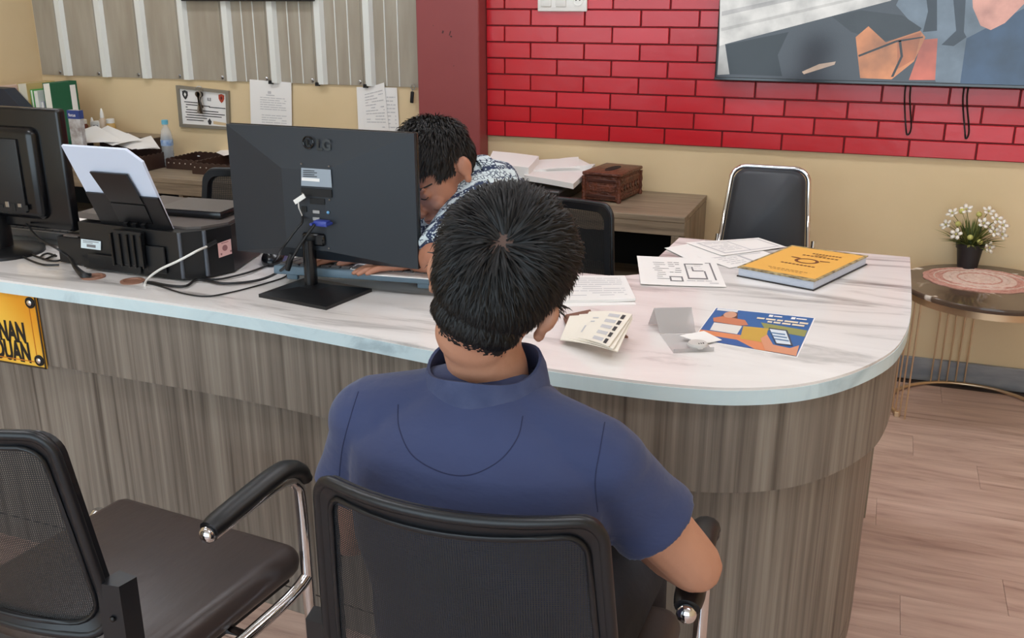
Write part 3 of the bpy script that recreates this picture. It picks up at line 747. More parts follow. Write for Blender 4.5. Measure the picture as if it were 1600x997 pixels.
fslab(q, [(-1.875, -.02), (-1.655, -.02), (-1.655, .86), (-1.69, 1.0), (-1.885, 1.0)], -.006, .0015)
ps = q.build('paper_stack', M['paper_blue'], None); tag(ps, 'stack of bluish white paper standing in the printer feeder', 'paper')
# white usb cable and black lead of the printer
wc = empty('usb_cable', cpt(224, 442, z=0)); tag(wc, 'white cable running from the printer side down to the worktop', 'cable')
pts = [Vector((-1.556, 2.0, .908)), Vector((-1.565, 1.975, .90)), cpt(308, 392, Y=1.93), cpt(280, 407, Y=1.905), cpt(252, 420, Y=1.90), cpt(236, 431, z=.016), cpt(228, 440, z=.006), cpt(226, 446, z=.003)]
q = MB(); q.tube(catmull(pts, 6), .0032, 8); q.build('lead', M['white'], wc, world=True, smooth=60)
q = MB(); q.tube([Vector((-1.556, 2.0, .908)), Vector((-1.567, 1.972, .899))], .0055, 8); q.build('plug', M['black'], wc, world=True, smooth=40)
bc = empty('printer_cable', cpt(130, 430, z=0)); tag(bc, 'thick black cable dropping into the desk grommet left of the printer', 'cable')
pts = [cpt(42, 350, Y=2.0), cpt(60, 372, Y=1.95), cpt(88, 388, Y=1.92), cpt(108, 402, z=.03), cpt(118, 418, z=.018), cpt(130, 430, z=.008), cpt(140, 434, z=.0)]
q = MB(); q.tube(catmull(pts, 6), [.003] * 19 + [.004 + .0005 * i for i in range(18)], 8); q.build('lead', M['black'], bc, world=True, smooth=60)
sc_ = empty('screen_cable', cpt(40, 402, z=0)); tag(sc_, 'black cables lying on the worktop under the left monitor', 'cable')
for pp in ([(-6, 378), (20, 386), (45, 396), (66, 404), (84, 408), (98, 406)], [(30, 398), (50, 408), (70, 414), (92, 414)], [(86, 398), (70, 405), (64, 401), (74, 396), (88, 400)]):
    q = MB(); q.tube(catmull([cpt(a, b_, z=.005) for a, b_ in pp], 5), .003, 7); q.build('lead', M['black'], sc_, world=True, smooth=60)

# laptop lying on the printer
lp = empty('tablet_computer', (-1.69, 2.15, PRZ + .006)); tag(lp, 'closed dark tablet lying flat on top of the printer', 'tablet')
q = MB(); q.box((-1.695, 2.14, PRZ + .0155), (.20, .15, .018), .004, 2, rot=(0, 0, R(4))); lpb = q.build('case', M['black_gloss'], lp, world=True, smooth=40)
q = MB(); q.box((-1.695, 2.14, PRZ + .0255), (.196, .146, .002), .0008, 1, rot=(0, 0, R(4))); q.build('lid', mat('tablet_lid', (98, 92, 88), .35), lp, world=True)

# left monitor
lm = empty('monitor', (-2.28, 2.0, ZC)); tag(lm, 'black monitor with bulging back cut off by the left picture edge', 'monitor')
q = MB(); q.box((-2.275, 2.022, 1.055), (.50, .03, .328), .008, 3); q.build('bezel', M['black_gloss'], lm, world=True, smooth=40)
q = MB(); q.box((-2.285, 2.012, 1.045), (.37, .06, .25), .022, 4); bk2 = q.build('back_bulge', M['black_gloss'], lm, world=True, smooth=50)
q = MB(); q.box((-2.32, 1.979, 1.04), (.34, .008, .20), .003, 2); q.build('rear_panel', M['black'], lm, world=True, smooth=40)
q = MB(); q.box((-2.275, 2.0385, 1.06), (.475, .002, .29)); q.build('screen', mat('lcd_left', (10, 12, 16), .15), lm, world=True)
for k in range(5):
    q = MB(); q.box((-2.235 + .022 * k, 1.974, .955 + .006 * (k % 2)), (.013, .003, .010 + .006 * (k % 3)), .001, 1); q.build('port', M['steel'] if k % 2 else M['hole'], lm, world=True)
q = MB(); q.lathe([(.105, 0), (.105, .008), (.098, .013), (.03, .018)], (-2.28, 2.0, ZC), 36); q.build('foot', M['black'], lm, world=True, smooth=40)
q = MB(); q.tube([(-2.28, 2.0, ZC + .016), (-2.28, 2.0, .95)], .022, 14, flat=(1.4, .7)); q.build('stand_column', M['black'], lm, world=True, smooth=40)

# keyboards
def keyboard(name, label, c, rz, w, d, col, key_col, tilt):
    t = empty(name, c, rz); tag(t, label, 'keyboard')
    cm_ = mat(name + '_case', col, .45); km = mat(name + '_key', key_col, .5)
    Mt = Matrix.Rotation(tilt, 4, 'X')
    q = MB(); q.box((0, 0, .009), (w, d, .022), .004, 2, M=Matrix.Translation((0, 0, .010)) @ Mt); q.build('case', cm_, t, smooth=40)
    kw = (w - .02) / 15; kd = (d - .02) / 5; me0 = None
    for r_ in range(5):
        for c0 in range(15):
            if r_ == 4 and 4 <= c0 <= 8: continue
            if me0 is None:
                q = MB(); q.box((0, 0, 0), (kw * .86, kd * .84, .007), .0015, 1); k = q.build('key', km, t); me0 = k.data
            else:
                k = bpy.data.objects.new('key', me0); C.objects.link(k); k.parent = t
            p = Matrix.Translation((0, 0, .010)) @ Mt @ Vector((-w / 2 + .01 + kw * (c0 + .5), -d / 2 + .01 + kd * (r_ + .5), .0225)); k.location = p; k.rotation_euler = (tilt, 0, 0)
    q = MB(); q.box((0, -d / 2 + .012 + 0 * kd, .0225), (kw * 4.8, kd * .84, .007), .0015, 1) if False else q.box((0, 0, 0), (kw * 4.8, kd * .84, .007), .0015, 1)
    k = q.build('space_bar', km, t); k.location = Matrix.Translation((0, 0, .010)) @ Mt @ Vector((-w / 2 + .01 + kw * 6.5, -d / 2 + .01 + kd * 4.5, .0225)); k.rotation_euler = (tilt, 0, 0)
    for s in (-1, 1):
        q = MB(); q.box((s * w * .4, -d / 2 + .02, .0085), (.03, .012, .017), .002, 1); q.build('foot', cm_, t)
    return t
kb1 = keyboard('keyboard', 'blue-grey keyboard with raised rear edge behind the big monitor', (-1.178, 2.085, ZC + .014), R(7), .43, .145, (96, 116, 130), (70, 66, 66), R(-6))
kb2 = keyboard('keyboard', 'dark keyboard with worn keys behind the left monitor', (-2.27, 2.19, ZC + .001), R(-1), .44, .15, (66, 64, 64), (52, 50, 50), R(-5))
# mouse
ms = empty('mouse', onz(430, 409, ZC), R(-70)); tag(ms, 'black and blue computer mouse beside the big monitor', 'mouse')
q = MB(); vs = q.ell((0, 0, .010), (.060, .034, .030), sub=3)
for v in vs: v.co.z = max(v.co.z, .001)
q.build('shell', M['black_gloss'], ms, smooth=180)
q = MB(); vs = q.ell((0, 0, .010), (.054, .0355, .024), sub=3)
for v in vs: v.co.z = max(v.co.z, .002)
q.build('side_grip', mat('mouse_blue', (66, 72, 116), .4), ms, smooth=180)
q = MB(); q.lathe([(.006, -.003), (.006, .003)], (0, 0, 0), 12, Matrix.Translation((.036, 0, .034)) @ Matrix.Rotation(R(90), 4, 'X')); q.build('wheel', M['hole'], ms)

# sheets of paper
def sheet(name, label, corners, th=.0006, curl=0.0, z=0.0, cat='paper', mm=None, seed=0, group=None, nu=8):
    c = [onz(px, py, ZC) for px, py in corners]
    cen = sum(c, Vector()) / 4; cen.z = ZC + z
    t = empty(name, cen); tag(t, label, cat, group)
    rnd = random.Random(seed); ph = rnd.random() * 6
    def fn(u, v):
        p = c[0].lerp(c[1], u).lerp(c[3].lerp(c[2], u), v)
        return Vector((p.x, p.y, ZC + z + th + curl * (.5 + .5 * math.sin(ph + 2.2 * u + 1.4 * v)) * (abs(u - .5) * 2) ** 2))
    q = MB(); q.slab(fn, nu, 6, th * .9); q.build('sheet', mm or M['paper'], t, world=True, smooth=50)
    return t, fn
def prints(t, fn, rects, mm, lift=.0004, name='print'):
    q = MB()
    for (u0, u1, v0, v1) in rects:
        n = max(1, int((u1 - u0) * 8))
        for i in range(n):
            a, b_ = u0 + (u1 - u0) * i / n, u0 + (u1 - u0) * (i + 1) / n
            q.poly([fn(a, v0) + Yn * lift, fn(b_, v0) + Yn * lift, fn(b_, v1) + Yn * lift, fn(a, v1) + Yn * lift])
    o = q.build(name, mm, t, world=True); o['kind'] = 'stuff'; return o
def text_rows(rnd, u0, u1, v0, v1, n, fill=.6, words=4):
    out = []; dv = (v1 - v0) / n
    for k in range(n):
        u = u0
        while u < u1 - .02:
            w = rnd.uniform(.04, (u1 - u0) / words + .04); e = min(u1, u + w)
            if rnd.random() < .85: out.append((u, e, v0 + dv * k, v0 + dv * (k + fill)))
            u = e + .015
    return out
rn = random.Random(3)
t, f = sheet('paper_sheet', 'loose white sheet with two printed site plans near the inner corner', [(995, 402), (1116, 405), (1135, 450), (1001, 446)], curl=.002, z=.002, seed=1)
pr_ = []
for k in range(9): pr_ += [(.18 + rn.uniform(0, .05), .34 + rn.uniform(-.08, .06), .22 + .07 * k, .235 + .07 * k)]
for (a, b_, c0, d) in ((.58, .82, .24, .27), (.58, .6, .24, .78), (.60, .80, .74, .78), (.80, .82, .50, .78), (.66, .80, .48, .51), (.66, .68, .36, .5), (.36, .52, .70, .73), (.36, .38, .70, .86), (.36, .52, .84, .87), (.5, .52, .72, .86), (.85, .92, .2, .22), (.90, .92, .2, .8)): pr_.append((a, b_, c0, d))
prints(t, f, pr_ + text_rows(rn, .38, .54, .2, .62, 6, .25), M['ink'])
prints(t, f, text_rows(rn, .56, .95, .82, .95, 2, .4) + text_rows(rn, .61, .79, .3, .45, 4, .25), M['ink_pale'])
t, f = sheet('paper_sheet', 'sheet with grey framed plan lying at the far end of the counter', [(1070, 381), (1185, 374), (1228, 388), (1128, 402)], z=.0035, curl=.001, seed=2)
prints(t, f, [(.1, .95, .1, .14), (.1, .95, .86, .9), (.1, .13, .1, .9), (.92, .95, .1, .9), (.5, .52, .1, .9)] + text_rows(rn, .16, .48, .2, .8, 6, .3), M['ink_pale'])
t, f = sheet('paper_sheet', 'blank white sheet poking over the inner edge of the counter', [(1038, 389), (1100, 377), (1160, 398), (1085, 412)], z=.0015, curl=.001, seed=3)
t, f = sheet('paper_sheet', 'sheet with faint plan half under the orange book', [(1090, 402), (1190, 392), (1222, 404), (1140, 420)], z=.001, curl=.001, seed=4)
prints(t, f, [(.1, .9, .2, .26), (.5, .55, .2, .9)] + text_rows(rn, .15, .45, .35, .9, 4, .3), M['ink_pale'])
t, f = sheet('paper_stack', 'small stack of white forms right of the seated man in blue', [(868, 434), (976, 435), (993, 472), (868, 474)], th=.007, z=.0, curl=.002, seed=5)
prints(t, f, text_rows(rn, .2, .92, .12, .9, 9, .25, 3), M['ink_pale'])
t, f = sheet('paper_sheet', 'white sheet below the stack of forms beside the man in blue', [(862, 440), (970, 440), (994, 476), (860, 480)], z=.0, th=.0005, seed=6)
kz = .052
c4 = [onz(px, py, ZC + kz) for px, py in ((482, 401), (675, 408), (692, 437), (580, 429))]
t = empty('paper_sheet', (c4[0] + c4[2]) / 2); tag(t, 'white form on the keyboard under the hand of the man in the patterned shirt', 'paper')
q = MB(); q.slab(lambda u, v: c4[0].lerp(c4[1], u).lerp(c4[3].lerp(c4[2], u), v), 6, 4, .002); q.build('sheet', M['paper'], t, world=True)
t, f = sheet('paper_sheet', 'white sheets on the worktop behind the big monitor', [(460, 396), (680, 402), (690, 418), (450, 411)], z=0, th=.002, seed=8)
t, f = sheet('paper_sheet', 'white sheet on the worktop behind the left monitor and printer', [(105, 338), (150, 342), (190, 352), (105, 350)], z=0, th=.002, seed=9)

# orange book
b4 = [onz(px, py, ZC) for px, py in ((1151, 432), (1271, 455), (1355, 414), (1236, 397))]
bk_ = empty('book', sum(b4, Vector()) / 4); tag(bk_, 'thick orange-yellow covered book with dark emblem on the counter end', 'book')
th = .026
def bq(u, v, z): p = b4[0].lerp(b4[1], u).lerp(b4[3].lerp(b4[2], u), v); return Vector((p.x, p.y, ZC + z))
def bslab(q, u0, u1, v0, v1, z0, z1):
    a = [q.bm.verts.new(bq(u, v, z0)) for u, v in ((u0, v0), (u1, v0), (u1, v1), (u0, v1))]; b_ = [q.bm.verts.new(bq(u, v, z1)) for u, v in ((u0, v0), (u1, v0), (u1, v1), (u0, v1))]
    q.bm.faces.new(a); q.bm.faces.new(b_)
    for i in range(4): q.bm.faces.new((a[i], a[(i + 1) % 4], b_[(i + 1) % 4], b_[i]))
q = MB(); bslab(q, .012, .985, .012, .985, .003, th - .003); q.build('pages', mat('book_pages', (206, 212, 224), .7, var=((190, 198, 214), 80, (1, 1, 12))), bk_, world=True)
cov = mat('book_border', (198, 178, 128), .5, var=((86, 70, 52), 60))
q = MB(); bslab(q, 0, 1, 0, 1, 0, .003); q.build('back_cover', M['ink_dark'], bk_, world=True)
q = MB(); bslab(q, 0, 1, 0, 1, th - .003, th); fc = q.build('front_cover', cov, bk_, world=True)
q = MB(); bslab(q, .035, .97, .05, .96, th, th + .0004); q.build('cover_panel', M['yellow'], fc, world=True)
q = MB()
def bp2(u, v): return bq(u, v, th + .0008)
for (u0, u1, v0, v1) in ((.42, .80, .78, .81), (.35, .82, .69, .72), (.48, .64, .735, .755), (.3, .75, .355, .385), (.28, .8, .17, .18), (.33, .75, .13, .14)):
    n = 9
    for i in range(n): a, b_ = u0 + (u1 - u0) * i / n, u0 + (u1 - u0) * (i + .72) / n; q.poly([bp2(a, v0), bp2(b_, v0), bp2(b_, v1), bp2(a, v1)])
for k in range(20):
    a0, a1 = R(18 * k), R(18 * k + 18); g = lambda a, r_: bp2(.53 + .15 * r_ * math.cos(a), .52 + .085 * r_ * math.sin(a)); q.poly([g(a0, .72), g(a0, 1), g(a1, 1), g(a1, .72)])
for s in (-1, 1): q.poly([bp2(.53 + s * .14, .56), bp2(.53 + s * .25, .58), bp2(.53 + s * .25, .60), bp2(.53 + s * .12, .59)])
o = q.build('cover_print', mat('brown_ink', (120, 66, 28), .5), fc, world=True); o['kind'] = 'stuff'

# flyer
flc = [(1118, 481), (1274, 497), (1246, 559), (1082, 530)]
t, f = sheet('flyer', 'blue and orange printed flyer with a hand holding a phone', flc, z=0, th=.0006, cat='flyer', mm=M['paper'])
def colour(name, c): return mat(name, c, .4)
def fpoly(pts, name, c, lift):
    q = MB(); q.poly([f(u, v) + Yn * lift for u, v in pts]); q.build(name, colour('flyer_' + name, c), t, world=True)
fpoly([(.012, .015), (.988, .015), (.988, .985), (.012, .985)], 'background', (38, 98, 164), .0003)
fpoly([(.012, .72), (.6, .70), (.75, .985), (.012, .985)], 'orange_wave', (226, 140, 92), .0005)
fpoly([(.012, .84), (.4, .84), (.6, .985), (.012, .985)], 'blue_wave', (44, 92, 160), .0007)
fpoly([(.38, .46), (.62, .44), (.66, .80), (.42, .80)], 'yellow_field', (206, 164, 66), .0007)
fpoly([(.52, .30), (.98, .36), (.98, .52), (.60, .48)], 'green_field', (150, 150, 84), .0006)
fpoly([(.03, .03), (.24, .03), (.24, .09), (.03, .09)], 'caption_field', (226, 232, 236), .0009)
q = MB(); q.poly([f(.19 + .065 * math.cos(R(a * 30)), .19 + .10 * math.sin(R(a * 30))) + Yn * .0011 for a in range(12)]); q.build('face', colour('flyer_skin', (214, 160, 132)), t, world=True)
fpoly([(.11, .27), (.14, .12), (.19, .075), (.25, .11), (.28, .27)], 'hair', (92, 56, 44), .0009)
fpoly([(.05, .34), (.13, .26), (.36, .29), (.42, .42), (.34, .47), (.08, .45)], 'figure', (204, 126, 92), .001)
fpoly([(.09, .47), (.37, .47), (.37, .70), (.10, .70)], 'white_field', (228, 226, 220), .0009)
fpoly([(.62, .42), (.80, .42), (.92, .78), (.76, .80)], 'phone', (60, 70, 90), .0011)
fpoly([(.635, .45), (.79, .45), (.895, .76), (.765, .775)], 'phone_screen', (222, 232, 240), .0014)
fpoly([(.64, .60), (.74, .82), (.90, .84), (.97, .74), (.985, .985), (.70, .985), (.60, .72)], 'hand', (220, 152, 118), .0012)
q = MB()
for k in range(3): q.poly([f(.66 + .03 * k, .53 + .07 * k) + Yn * .0017, f(.80 + .03 * k, .53 + .07 * k) + Yn * .0017, f(.805 + .03 * k, .56 + .07 * k) + Yn * .0017, f(.665 + .03 * k, .56 + .07 * k) + Yn * .0017])
q.build('screen_lines', colour('flyer_lines', (90, 130, 170)), t, world=True)
prints(t, f, text_rows(rn, .46, .96, .17, .31, 2, .62, 5), colour('flyer_text', (236, 222, 196)), .0012, 'headline')
prints(t, f, [(.56, .60, .06, .12), (.61, .69, .075, .105), (.78, .82, .06, .12), (.83, .93, .075, .105)], M['paper'], .0012, 'small_mark')

# ticket stand
tk = empty('ticket_stand', onz(930, 525, ZC)); tag(tk, 'small brown wooden stand leaning under a bundle of tickets', 'stand')
wd = mat('brown_wood', (134, 88, 68), .5, var=((112, 72, 54), 12))
a, b_ = onz(884, 502, ZC), onz(922, 494, ZC)
q = MB(); q.tube([a + Yn * .008, b_ + Yn * .008], .008, 4, flat=(1, 1)); q.build('rail', wd, tk, world=True)
c0 = onz(895, 526, ZC); q = MB(); q.tube([a + Yn * .006, c0 + Yn * .006], .006, 4); q.build('rail', wd, tk, world=True)
l0, l1, l2 = onz(957, 527, ZC), onz(980, 529, ZC), onz(966, 512, ZC + .03)
q = MB(); q.tube([l0 + Yn * .003, l1 + Yn * .003, l2], .0028, 4, closed=True); q.build('prop', wd, tk, world=True)
c5 = [onz(917, 487, ZC + .036), onz(986, 490, ZC + .05), onz(956, 541, ZC + .034), onz(896, 528, ZC + .018)]
tb = empty('ticket_bundle', (c5[0] + c5[2]) / 2); tag(tb, 'bundle of printed paper tickets leaning on a small wooden stand', 'ticket')
for k in range(3):
    d = Vector((.004 * k, -.003 * k, -.004 * k)); rot = (k - 1) * .05
    cc = [p + d for p in c5]; ce_ = sum(cc, Vector()) / 4; cc = [ce_ + Matrix.Rotation(rot, 3, 'Z') @ (p - ce_) for p in cc]
    if k: cc[0] = cc[0] + Vector((-.02 * k, 0, -.003)); cc[3] = cc[3] + Vector((-.02 * k, .006 * k, 0))
    g = lambda u, v: cc[0].lerp(cc[1], u).lerp(cc[3].lerp(cc[2], u), v) + Yn * (.004 * math.sin(math.pi * u))
    q = MB(); q.slab(g, 8, 4, .0022); q.build('ticket', mat('ticket_paper', (236, 228, 214), .7), tb, world=True, smooth=50)
    if k == 0:
        q = MB()
        for (u0, u1, v0, v1) in [(.82, .90, .08 + .19 * i, .21 + .19 * i) for i in range(5)]: q.poly([g(u0, v0) + Yn * .0006, g(u1, v0) + Yn * .0006, g(u1, v1) + Yn * .0006, g(u0, v1) + Yn * .0006])
        q.build('print', M['ink_dark'], tb, world=True)
        q = MB()
        for (u0, u1, v0, v1) in [(.52, .78, .09 + .19 * i, .19 + .19 * i) for i in range(5)] + [(.2, .34, .25, .29), (.2, .3, .38, .42), (.12, .16, .55, .8)]: q.poly([g(u0, v0) + Yn * .0006, g(u1, v0) + Yn * .0006, g(u1, v1) + Yn * .0006, g(u0, v1) + Yn * .0006])
        q.build('print', M['ink_pale'], tb, world=True)

# clear acrylic card holder
def acrylic():
    m, nt, b = new_mat('clear_acrylic'); b.inputs['Base Color'].default_value = lin((196, 192, 190)); b.inputs['Roughness'].default_value = .12; b.inputs['Alpha'].default_value = .48; return m
M['acrylic'] = acrylic()
ac = empty('card_holder', onz(1055, 520, ZC)); tag(ac, 'small folded clear acrylic card holder standing on the counter', 'card holder')
top0, top1 = onz(1022, 482, ZC + .045), onz(1081, 481, ZC + .045)
fr0, fr1 = onz(1031, 521, ZC + .001), onz(1087, 520, ZC + .001)
bk0, bk1 = onz(1013, 507, ZC + .001), onz(1073, 503, ZC + .001)
def plate(name, a, b_, c0, d, th_=.002, mm=None, par=ac):
    n_ = (b_ - a).cross(d - a).normalized() * th_
    q = MB(); A = [q.bm.verts.new(p) for p in (a, b_, c0, d)]; B = [q.bm.verts.new(p + n_) for p in (a, b_, c0, d)]
    q.bm.faces.new(A); q.bm.faces.new(B)
    for i in range(4): q.bm.faces.new((A[i], A[(i + 1) % 4], B[(i + 1) % 4], B[i]))
    return q.build(name, mm or M['acrylic'], par, world=True)
plate('front_plate', top0, top1, fr1, fr0); plate('back_plate', top0, top1, bk1, bk0)
p0, p1, p2, p3 = onz(1031, 522, ZC + .001), onz(1090, 522, ZC + .001), onz(1115, 548, ZC + .001), onz(1052, 551, ZC + .001)
plate('base_plate', p0, p1, p2, p3); plate('front_lip', p3, p2, p2 + Yn * .008, p3 + Yn * .008)
cd = empty('card', onz(1095, 527, ZC)); tag(cd, 'blank white card lying over the edge of the acrylic holder', 'card')
q0 = [onz(1062, 524, ZC + .012), onz(1100, 517, ZC + .012), onz(1128, 531, ZC + .004), onz(1098, 537, ZC + .005)]
plate('card_face', *q0, th_=.0015, mm=M['paper'], par=cd)
bdg = empty('badge', onz(1090, 538, ZC)); tag(bdg, 'round white badge with a small grey mark in the acrylic holder', 'badge')
pb = onz(1090, 538, ZC + .010)
q = MB(); q.lathe([(.020, -.004), (.021, 0), (.019, .004), (.010, .0055)], pb, 28); q.build('disc', mat('badge_white', (206, 202, 198), .35), bdg, world=True, smooth=40)
q = MB()
for k in range(3): q.box((pb.x + .004 + .004 * k, pb.y - .009 + .003 * k, pb.z + .0052), (.0025, .006, .0006), rot=(0, 0, R(20)))
q.build('mark', M['ink_dark'], bdg, world=True)

# ------------------------------------------------------------------ plant and doily on the side table
dz = TC.z + TZ
dcen = onz(1530, 438, dz)
do = empty('doily', dcen); tag(do, 'round pink and cream crocheted doily on the dark side table', 'doily')
pk = mat('crochet_pink', (218, 172, 156), .9, var=((204, 146, 130), 90), bump=(240, .6)); cr_ = mat('crochet_cream', (236, 216, 202), .9, var=((222, 190, 174), 90), bump=(240, .6))
n = 72
q = MB(); R0 = .19
outer = [(R0 * (1 + .035 * abs(math.sin(k * math.pi * 14 / n)))) for k in range(n)]
q.prism([(dcen.x + outer[k] * math.cos(2 * math.pi * k / n), dcen.y + outer[k] * .85 * math.sin(2 * math.pi * k / n)) for k in range(n)], dz, dz + .003); q.build('border', pk, do, world=True)
q = MB(); q.lathe([(.125, .003), (.125, .005), (.09, .006)], dcen, 48); c_o = q.build('centre', cr_, do, world=True)
for rr in (.135, .155, .175, .075, .05, .1):
    q = MB(); q.tube([(dcen.x + rr * math.cos(R(a * 6)), dcen.y + rr * (.85 if rr > .13 else 1) * math.sin(R(a * 6)), dz + (.004 if rr > .13 else .0065) + .0015 * math.sin(a * 2.1)) for a in range(60)], .003, 5, closed=True); q.build('crochet_ring', pk if rr in (.135, .175, .075) else cr_, do, world=True, smooth=60)
pp = onz(1511, 417, dz + .004)
pt = empty('potted_flowers', pp); tag(pt, 'white artificial flowers in a black plastic pot on the side table', 'potted plant')
q = MB(); q.lathe([(.036, 0), (.046, .075), (.050, .075), (.052, .095), (.047, .095), (.044, .080)], pp, 28); q.build('pot', mat('pot_black', (34, 33, 36), .5), pt, world=True, smooth=40)
q = MB(); q.lathe([(.044, .078), (.02, .084)], pp, 20); q.build('soil', mat('moss', (58, 64, 34), .9), pt, world=True)
gr = [mat('leaf_%d' % i, c, .6) for i, c in enumerate(((96, 104, 44), (130, 132, 70), (70, 84, 40)))]
rl = random.Random(11)
base_top = pp + Vector((0, 0, .085))
for k in range(140):
    a = rl.uniform(0, 2 * math.pi); el = rl.uniform(R(5), R(88)); L = rl.uniform(.07, .125)
    d = Vector((math.cos(a) * math.cos(el), math.sin(a) * math.cos(el), math.sin(el))); s = base_top + Vector((math.cos(a), math.sin(a), 0)) * rl.uniform(0, .03)
    side = d.cross(Yn).normalized() * rl.uniform(.0025, .005) if abs(d.z) < .99 else Vector((.004, 0, 0))
    mid = s + d * L * .55; tip = s + d * L + Vector((0, 0, -.012))
    q = MB(); v = [q.bm.verts.new(p) for p in (s, mid + side, tip, mid - side, mid + Vector((0, 0, .002)))]
    for i, j in ((0, 1), (1, 2), (2, 3), (3, 0)): q.bm.faces.new((v[i], v[j], v[4]))
    q.build('leaf', gr[k % 3], pt, world=True, smooth=180)
pw = mat('petal_white', (244, 238, 226), .6); pyel = mat('flower_green', (196, 192, 110), .6)
fl_px = [(1494, 366), (1516, 371, 1), (1478, 351), (1537, 349), (1547, 355), (1554, 362), (1566, 366), (1488, 333), (1503, 330, 1), (1545, 330), (1567, 352), (1546, 387), (1530, 335, 1), (1510, 327), (1497, 350, 1), (1558, 343), (1531, 378, 1)]
for k, e in enumerate(fl_px):
    c = ony(e[0], e[1], pp.y - .075 + .03 * ((k * 37) % 5) / 2); yel = len(e) > 2
    dirv = (c - base_top).normalized(); dirv = (dirv + Vector((0, -.6, .2))).normalized()
    Mf = frame_M(c, dirv.orthogonal(), dirv.cross(dirv.orthogonal()))
    q = MB(); q.tube([base_top, base_top.lerp(c, .6) + Vector((0, 0, .01)), c], .0012, 4); q.build('stem', gr[0], pt, world=True)
    if yel:
        q = MB(); q.ell(c, (.011, .011, .011), sub=2); q.build('bud', pyel, pt, world=True, smooth=180); continue
    q = MB()
    for j in range(5):
        a = R(72 * j + k * 20); q.ell((.0145 * math.cos(a), .0145 * math.sin(a), .002), (.0115, .0085, .002), M=Mf, sub=1, rot=(0, R(-14), a))
    fo = q.build('blossom', pw, pt, world=True, smooth=180)
    q = MB(); q.ell((0, 0, .002), (.004, .004, .003), M=Mf, sub=1); q.build('flower_centre', pyel, fo, world=True, smooth=180)
#==PART4==

# ------------------------------------------------------------------ television and other things on the walls
TY = WY - .078
def T(px, py, d=0): p = ony(px, py, TY); return Vector((p.x, TY - d, p.z))
tvx0 = ony(1120, 60, TY).x; tvz0 = ony(1300, 130, TY).z; TVW, TVH = 1.235, .71
tv = empty('television', (tvx0 + TVW / 2, WY - .03, tvz0)); tag(tv, 'large wall-mounted television showing an orange box on the red brick wall', 'television')
q = MB(); q.box((tvx0 + TVW / 2, TY + .022, tvz0 + TVH / 2), (TVW, .042, TVH), .004, 2); q.build('housing', M['black_gloss'], tv, world=True)
q = MB(); q.box((tvx0 + TVW / 2, TY - .001, tvz0 + .006), (TVW, .006, .012), .002, 1); q.build('lower_bezel', mat('tv_bezel', (30, 38, 44), .15, coat=.6), tv, world=True)
q = MB(); q.box((tvx0 + TVW / 2, WY - .033, tvz0 + .35), (.4, .006, .3)); q.build('wall_bracket', M['black'], tv, world=True)
def scr(name, c, pts, lift, e=.75):
    e *= .62
    m = mat('tv_' + name, tuple(int(v * .3) for v in c), .12, emit=(c, e))
    nt = m.node_tree; b = nt.nodes['Principled BSDF']; tc = nt.nodes.new('ShaderNodeTexCoord'); nz = nt.nodes.new('ShaderNodeTexNoise'); nz.inputs['Scale'].default_value = 9; nz.inputs['Detail'].default_value = 6
    rp = nt.nodes.new('ShaderNodeValToRGB'); rp.color_ramp.elements[0].position = .3; rp.color_ramp.elements[1].position = .75
    rp.color_ramp.elements[0].color = lin(tuple(v * .72 for v in c)); rp.color_ramp.elements[1].color = lin(tuple(min(255, v * 1.12) for v in c))
    nt.links.new(tc.outputs['Object'], nz.inputs['Vector']); nt.links.new(nz.outputs['Fac'], rp.inputs[0]); nt.links.new(rp.outputs[0], b.inputs['Emission Color'])
    q = MB(); q.poly([T(px, py, lift) for px, py in pts]); q.build(name, m, tv, world=True)
x0s, x1s = tvx0 + .009, tvx0 + TVW - .009; z0s, z1s = tvz0 + .012, tvz0 + TVH - .009
m = mat('tv_ground', (20, 22, 24), .12, emit=((66, 69, 76), .45))
q = MB(); q.box(((x0s + x1s) / 2, TY - .0005, (z0s + z1s) / 2), (x1s - x0s, .001, z1s - z0s)); q.build('screen', m, tv, world=True)
scr('pale_floor', (118, 132, 146), [(1432, -60), (1605, -90), (1605, 60), (1590, 134), (1462, 128), (1445, 60), (1400, 8)], .0016)
scr('blue_corner', (58, 82, 112), [(1510, 60), (1606, 10), (1606, 134), (1500, 131)], .0022)
scr('white_board', (224, 220, 214), [(1127, -120), (1500, -120), (1392, 1), (1133, 69), (1124, 72)], .0018, .8)
scr('board_stripe', (196, 192, 188), [(1128, 18), (1330, -26), (1332, -20), (1128, 25)], .0024)
scr('board_stripe', (206, 202, 196), [(1127, 44), (1360, -10), (1361, -6), (1127, 49)], .0024)
scr('pale_post', (190, 188, 184), [(1124, 72), (1133, 69), (1140, 116), (1121, 117)], .002)
scr('black_case', (20, 24, 30), [(1134, 70), (1232, 50), (1215, 86), (1222, 119), (1140, 116)], .002)
scr('dark_wheel', (46, 48, 52), [(1300, 26), (1345, 16), (1410, 24), (1440, 44), (1430, 60), (1380, 64), (1330, 50)], .002)
scr('orange_box', (222, 140, 84), [(1337, 58), (1357, 41), (1384, 66), (1438, 48), (1446, 58), (1428, 96), (1393, 124), (1344, 122)], .0026, .8)
scr('box_side', (196, 112, 62), [(1402, 62), (1440, 50), (1430, 92), (1402, 108)], .0030, .8)
scr('strap', (40, 26, 22), [(1341, 86), (1400, 63), (1442, 57), (1442, 59), (1401, 66), (1342, 89)], .0034, .6)
scr('strap', (40, 26, 22), [(1404, 64), (1408, 63), (1411, 88), (1396, 120), (1392, 120), (1407, 88)], .0034, .6)
scr('red_box', (208, 104, 78), [(1440, 62), (1465, 60), (1461, 125), (1420, 125), (1432, 92)], .0022, .8)
